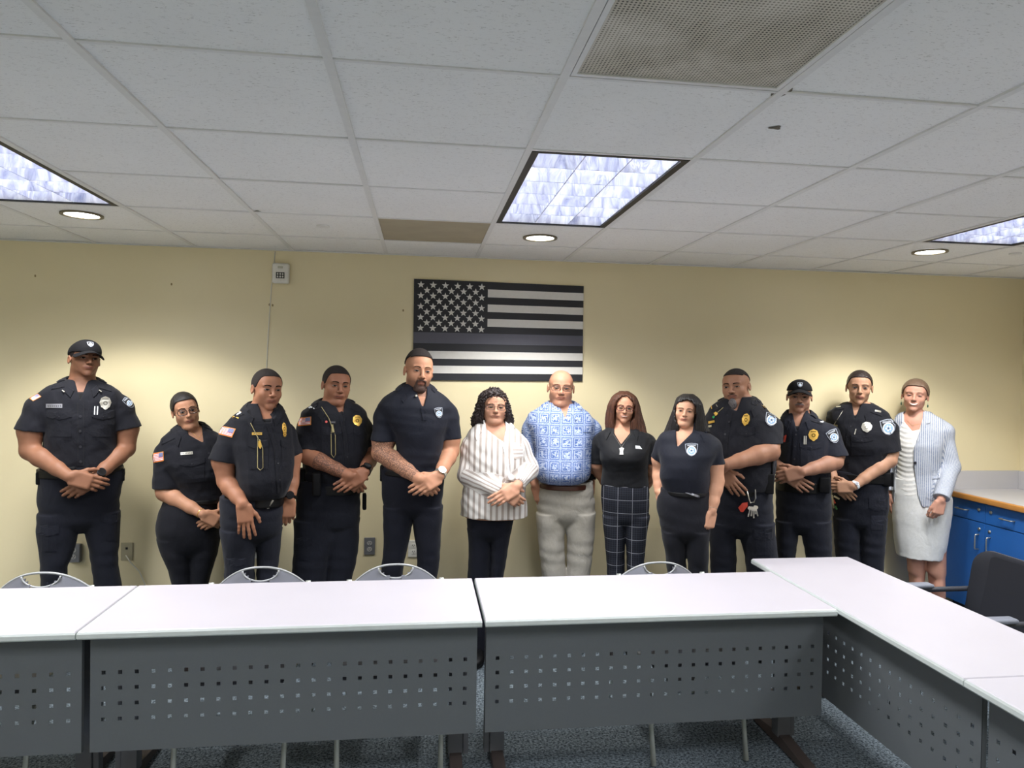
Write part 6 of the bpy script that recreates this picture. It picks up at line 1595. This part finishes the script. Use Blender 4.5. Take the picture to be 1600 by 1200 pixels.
def p11():
    P = Person('', 4.34, (1205, 585, 5.854), 320)
    P.root['label'] = 'person in black uniform and black cap with a moustache, gold badge, hands folded'
    mkhead(P, 258, 66, 352, 218, yaw=2, pitch=0, roll=0, fat=.3)
    sp = dict(skin=(168, 122, 102), neck=(255, 392, -.0), nr=.064, stubble=.15, hem=945,
        torso=[(360, 165, 355, .07), (392, 110, 425, .095), (430, 75, 500, .115), (490, 55, 560, .135), (600, 60, 565, .15), (700, 65, 545, .16, -.01), (800, 55, 545, .165, -.015), (900, 48, 545, .16, -.01), (955, 45, 542, .15)],
        hips=[(745, 1212, 1298, .145), (765, 1212, 1299, .15), (790, 1211, 1300, .15), (825, 1211, 1300, .14)],
        legL=[(812, 1211, 1249, .12), (845, 1212, 1247, .11), (870, 1214, 1243, .10), (902, 1215, 1243, .09)], legR=[(812, 1249, 1300, .12), (845, 1253, 1300, .11), (870, 1259, 1300, .10), (902, 1262, 1300, .09)],
        A=dict(p=[(85, 520, .01), (20, 770, -.0), (120, 900, -.20)], r=(.060, .046, .044, .030), cuffp=(40, 660), sl=(.072, .074), hand=hnd((285, 1010, -.195), th=(1, 0, .6), curl=14, size=1.05, spread=.08)),
        B=dict(p=[(545, 520, 0), (580, 800, -.08), (290, 890, -.24)], r=(.062, .052, .050, .031), cuffp=(580, 735), sl=(.076, .080), cn=(.05, 0, -1), hand=hnd((150, 925, -.25), th=Z3, curl=22, size=1.05)))
    build_body(P, sp); build_shirt(P, sp, M['uniform2'], seed=11, cut=[(165, 360), (235, 520), (350, 360)])
    undershirt(P, sp, 466, 560); build_trousers(P, sp, M['uniform2']); shoes(P, M['leather'])
    face(P, eyeh=.0034, brow=.0045); cap(P, z0=.050); buzz(P, 'hair_grey', .002, .07, .01, -.03); mustache(P, 'hair_grey')
    collar(P, sp, M['uniform2'], .006, .04, (.072, .068), drop=.05, tip=.03, open_=24)
    badge(P, 387, 552, 96, 104, 'gold', kind='oval'); patch_shield(P, 570, 566, 105, 130, rot=-.45, skew=.0); pocket(P, 265, 465, 620, 830, 'uniform2', .22); pocket(P, 95, 180, 620, 820, 'uniform2', .15, button=False)
    placket(P, [(232, 525), (222, 680), (210, 830)], 60, M['uniform2'], [(226, 550), (217, 662), (212, 775)], br=9)
    d = Dec(P, [P.bvh['shirt']])
    for x in (304, 320): d.strip([(x, 562), (x - 2, 640)], 11, .0095, M['silver'], 20)
    d.build('pen', P.root); d = Dec(P, [P.bvh['shirt']]); d.strip([(134, 555), (122, 620)], 11, .006, M['redplastic'], 20); d.strip([(120, 560), (112, 618)], 7, .006, M['redthread'], 20); d.build('pen', P.root)
    epaulette(P, [(370, 402), (480, 440)], 44, [((448, 438), (482, 430), 12, 'white')]); epaulette(P, [(95, 400), (160, 385)], 34)
    belt(P, sp, M['leather'], 945, 1040, 40, 540, out=.006); gear(P, 435, 940, 540, 1080, -.13, .05, r=.01)
    P.crop = (0, 0, 1)
def p12():
    P = Person('', 4.47, (1280, 570, 5.217), 380)
    P.root['label'] = 'person in black uniform with hair pulled back, silver badge and white wristband'
    mkhead(P, 328, 50, 330, 206, yaw=3, pitch=0, roll=2, fem=1, fat=-.2)
    sp = dict(skin=(186, 140, 116), neck=(318, 372, -.0), nr=.054, hem=872, lips=1.,
        torso=[(305, 240, 420, .065), (340, 150, 500, .09), (385, 80, 560, .11), (450, 60, 592, .13), (560, 110, 605, .145, -.01), (660, 145, 595, .15, -.015), (760, 140, 590, .145), (850, 125, 580, .145), (880, 120, 578, .145)],
        hips=[(735, 1299, 1388, .145), (756, 1298, 1389, .15), (782, 1299, 1390, .15), (820, 1301, 1388, .14)],
        legL=[(808, 1301, 1346, .12), (845, 1303, 1346, .115), (880, 1306, 1346, .11), (935, 1310, 1345, .095)], legR=[(808, 1344, 1388, .12), (845, 1344, 1384, .115), (880, 1344, 1381, .11), (935, 1345, 1379, .095)],
        A=dict(p=[(95, 490, .02), (60, 780, -.0), (120, 950, -.17)], r=(.054, .044, .042, .028), cuffp=(70, 690), sl=(.066, .070), hand=hnd((215, 1040, -.18), th=(1, 0, .5), curl=22, size=.95)),
        B=dict(p=[(570, 500, 0), (570, 780, -.06), (280, 990, -.22)], r=(.060, .048, .044, .029), cuffp=(568, 715), sl=(.074, .082), cn=(.25, 0, -1), hand=hnd((130, 990, -.225), th=Z3, curl=28, size=.98)))
    build_body(P, sp); build_shirt(P, sp, M['uniform'], seed=12, cut=[(245, 320), (290, 440), (390, 310)])
    undershirt(P, sp, 410, 470); build_trousers(P, sp, M['uniform2']); shoes(P, M['leather'])
    face(P, eyeh=.0046, brow=.0030, browtilt=.004); buzz(P, 'hair_dark', .006, .072, .01, -.05)
    g = Grid(*[np.arange(c - .06, c + .06, .004) for c in hp(P, 0, .115, .02)]); g.ell(hp(P, 0, .115, .02), (.034, .028, .034)); P.put('hair_bun', g, M['hair_dark'])
    collar(P, sp, M['uniform'], .0, .045, (.066, .062), drop=.055, tip=.03, open_=22)
    badge(P, 387, 505, 90, 84, 'silver', kind='oval', rot=-.1); patch_shield(P, 563, 507, 128, 132, rot=-.12, skew=.0); pocket(P, 258, 438, 575, 740, 'uniform', .25)
    placket(P, [(270, 445), (235, 600), (225, 800)], 40, M['uniform'], [(222, 588), (258, 500)], br=6)
    d = Dec(P, [P.bvh['shirt']]); d.strip([(300, 522), (288, 568)], 8, .006, M['silver'], 20); d.build('pen', P.root)
    line(P, [(192, 375), (158, 430), (120, 490)], .0018, 'silver', 'whistle_chain'); nametag(P, 122, 497, 54, 18, 'cord', .1)
    epaulette(P, [(425, 365), (520, 400)], 40, [((455, 372), (505, 382), 14, 'silver')]); epaulette(P, [(120, 355), (200, 340)], 30, [((135, 342), (175, 338), 8, 'silver')])
    belt(P, sp, M['leather'], 862, 925, 110, 590, out=.006); wristband(P, 'B', -.015, .032, .020, 'white', 'wristband', ('white', 'grey'), .012); gear(P, 505, 880, 590, 985, -.08, .06, r=.01); gear(P, 585, 880, 608, 990, .0, .06, r=.006)
    d = Dec(P, [P.bvh['trousers']])
    for i, (a, b, m_) in enumerate((((105, 1060), (118, 1170), 'silver'), ((120, 1070), (165, 1095), 'silver'), ((115, 1100), (130, 1130), 'redplastic'), ((130, 1150), (145, 1180), 'greenplastic'), ((100, 1020), (98, 1050), 'silver'))): d.strip([a, b], 14, .012 + .002 * i, M[m_], 20)
    d.build('keys', P.root)
    P.crop = (0, 0, 1); pocket(P, 1358, 1387, 778, 828, 'uniform2', on='trousers', button=False)
def p13():
    P = Person('', 4.54, (1385, 585, 5.106), 260)
    P.root['label'] = 'smiling person in pale striped jacket, white top and white knee-length skirt, far right'
    mkhead(P, 228, 44, 302, 202, yaw=-2, pitch=2, roll=4, fem=1, fat=.1)
    sp = dict(skin=(212, 156, 138), neck=(222, 350, -.0), nr=.052, hem=1010, smile=1.4, lips=.6, bare=True, inset=.020,
        torso=[(290, 165, 320, .06), (325, 100, 400, .085), (365, 62, 470, .105), (430, 48, 520, .12), (560, 60, 475, .135, -.015), (690, 68, 450, .13, -.01), (780, 65, 445, .13), (900, 52, 455, .14), (1015, 45, 480, .145)],
        hips=[(748, 1396, 1478, .125), (775, 1393, 1489, .135), (800, 1393, 1488, .14), (845, 1396, 1482, .135), (869, 1400, 1476, .13)],
        legL=[(840, 1412, 1447, .085), (868, 1416, 1447, .075), (895, 1418, 1446, .065), (918, 1422, 1444, .065), (940, 1425, 1444, .065)], legR=[(840, 1446, 1480, .085), (868, 1447, 1479, .075), (895, 1448, 1479, .065), (918, 1454, 1478, .065), (940, 1458, 1476, .06)],
        A=dict(p=[(80, 440, .02), (40, 700, .06), (28, 940, .0)], r=(.045, .036, .033, .024), long=(.060, .050, .044), lt=.96, hand=hnd((25, 1100, -.0), n=(-1, -.3, 0), th=(0, -1, 0), curl=20, size=.9)),
        B=dict(p=[(480, 425, 0), (515, 740, -.02), (435, 1000, -.19)], r=(.048, .040, .036, .027), long=(.062, .056, .052), lt=.95, hand=hnd((410, 1110, -.20), n=(.5, -.85, 0), th=(-.6, -.6, 0), curl=60, size=.95, fist=True)))
    build_body(P, sp); m_ = seersucker()
    # draped white top under the jacket
    x0, x1 = P.gx; z0 = P.at(200, 960)[2]; z1 = P.tor[0][0]
    g = Grid(np.arange(x0, x1, .0048), np.arange(-.3, .25, .0048), np.arange(z0 - .03, z1 + .05, .0048)); g.loft(P.tor, .010, .01, z0=z0)
    q = tuple(slice(0, n) for n in g.V.shape); X, Y, Z = g.at(q); c = P.at(170, 400)[0]; g.V += (.0013 * np.sin(2 * math.pi * (Z - .9 * (X - c) ** 2 * 6) / .034 + 2 * X * 8)).astype(np.float32)
    Pl = [(p[0], p[2]) for p in (P.at(u, v, -.1) for u, v in ((135, 290), (140, 375), (205, 452), (262, 440), (310, 290)))]; g.poly(Pl, -.5, .01, .006)
    nk = P.at(*sp['neck']); up = np.array(P.h['c']) + P.h['R'] @ np.array([0, .024, -.055]); g.cone(nk, up, .056, .054, .006, 'c'); P.put('draped_top', g, M['whitetop'], 'top')
    o = build_shirt(P, sp, m_, 'jacket', seed=13, cut=[(150, 285), (300, 285), (285, 400), (215, 600), (216, 705), (235, 850), (250, 960), (300, 1090), (66, 1090), (72, 700), (90, 500), (125, 380)], cutdepth=-.0, fold=.003); stripe_attr(P, o, sp)
    g = Grid(np.arange(x0, x1, .005), np.arange(-.25, .2, .005), np.arange(P.hips[-1][0] - .03, P.hips[0][0] + .03, .005)); g.loft(P.hips, 0, .01); g.folds(3, .002, (x0, -.3, P.hips[-1][0]), (x1, .3, P.hips[0][0]), .09); P.put('skirt', g, M['skirt'], 'skirt')
    shoes(P, M['leather'])
    face(P, eyeh=.0024, brow=.0026, smile=2, browm='hair_light'); buzz(P, 'hair_light', .011, .070, .0, -.06)
    collar(P, sp, m_, -.02, .03, (.064, .058), drop=.04, tip=.0, open_=55, name='jacket_collar'); stripe_attr(P, P.root.children[-1], sp)
    d = Dec(P, [P.bvh['shirt']]); d.ring([(300, 300), (352, 335), (350, 385), (322, 382), (318, 400), (268, 520), (222, 610), (218, 590), (255, 470), (285, 390)], .006, m_, 3, (300, 400)); stripe_attr(P, d.build('lapel', P.root), sp)
    d = Dec(P, [P.bvh['shirt']]); d.ring(circ(230, 706, 12, 12), .006, M['button'], 1); d.build('jacket_button', P.root)
    d = Dec(P, [P.bvh['shirt']]); d.grid([(365, 768), (428, 768), (426, 830), (366, 832)], 3, 3, .005, lambda i, j: m_); d.strip([(364, 768), (430, 768)], 3, .0062, M['grey']); d.strip([(364, 832), (428, 830)], 3, .0062, M['grey']); stripe_attr(P, d.build('pocket_flap', P.root), sp)
    for s in (-1, 1):
        m2 = MB(); a = hp(P, s * .080, .012, -.038); m2.tube([a, a - np.array([0, 0, .012])], .0008, 6); m2.tube([a - np.array([0, 0, .012]), a - np.array([0, 0, .018]), a - np.array([0, 0, .03]), a - np.array([0, 0, .036])], [.001, .0045, .0045, .001], 8); m2.build('earring', simple('green_stone', (40, 80, 60), .3), P.root, True)
    line(P, [(165, 370), (205, 410), (262, 395)], .0007, 'gold', 'necklace', 'body', .002)
PEOPLE = [p1, p2, p3, p4, p5, p6, p7, p8, p9, p10, p11, p12, p13]
import os
ONLY = os.environ.get('ONLYP')
for i, fp in enumerate(PEOPLE):
    if ONLY and str(i + 1) not in ONLY.split(','): continue
    fp()
cleanup = None
scene.view_settings.view_transform = 'Standard'; scene.view_settings.look = 'None'; scene.view_settings.gamma = 1; scene.view_settings.use_curve_mapping = False
scene.view_settings.exposure = EXPO
w = bpy.data.worlds.new('world'); scene.world = w; w.use_nodes = True; w.node_tree.nodes['Background'].inputs[0].default_value = (.9, .95, 1, 1); w.node_tree.nodes['Background'].inputs[1].default_value = .3
scene.cycles.use_denoising = True; scene.cycles.max_bounces = 7; scene.cycles.diffuse_bounces = 4
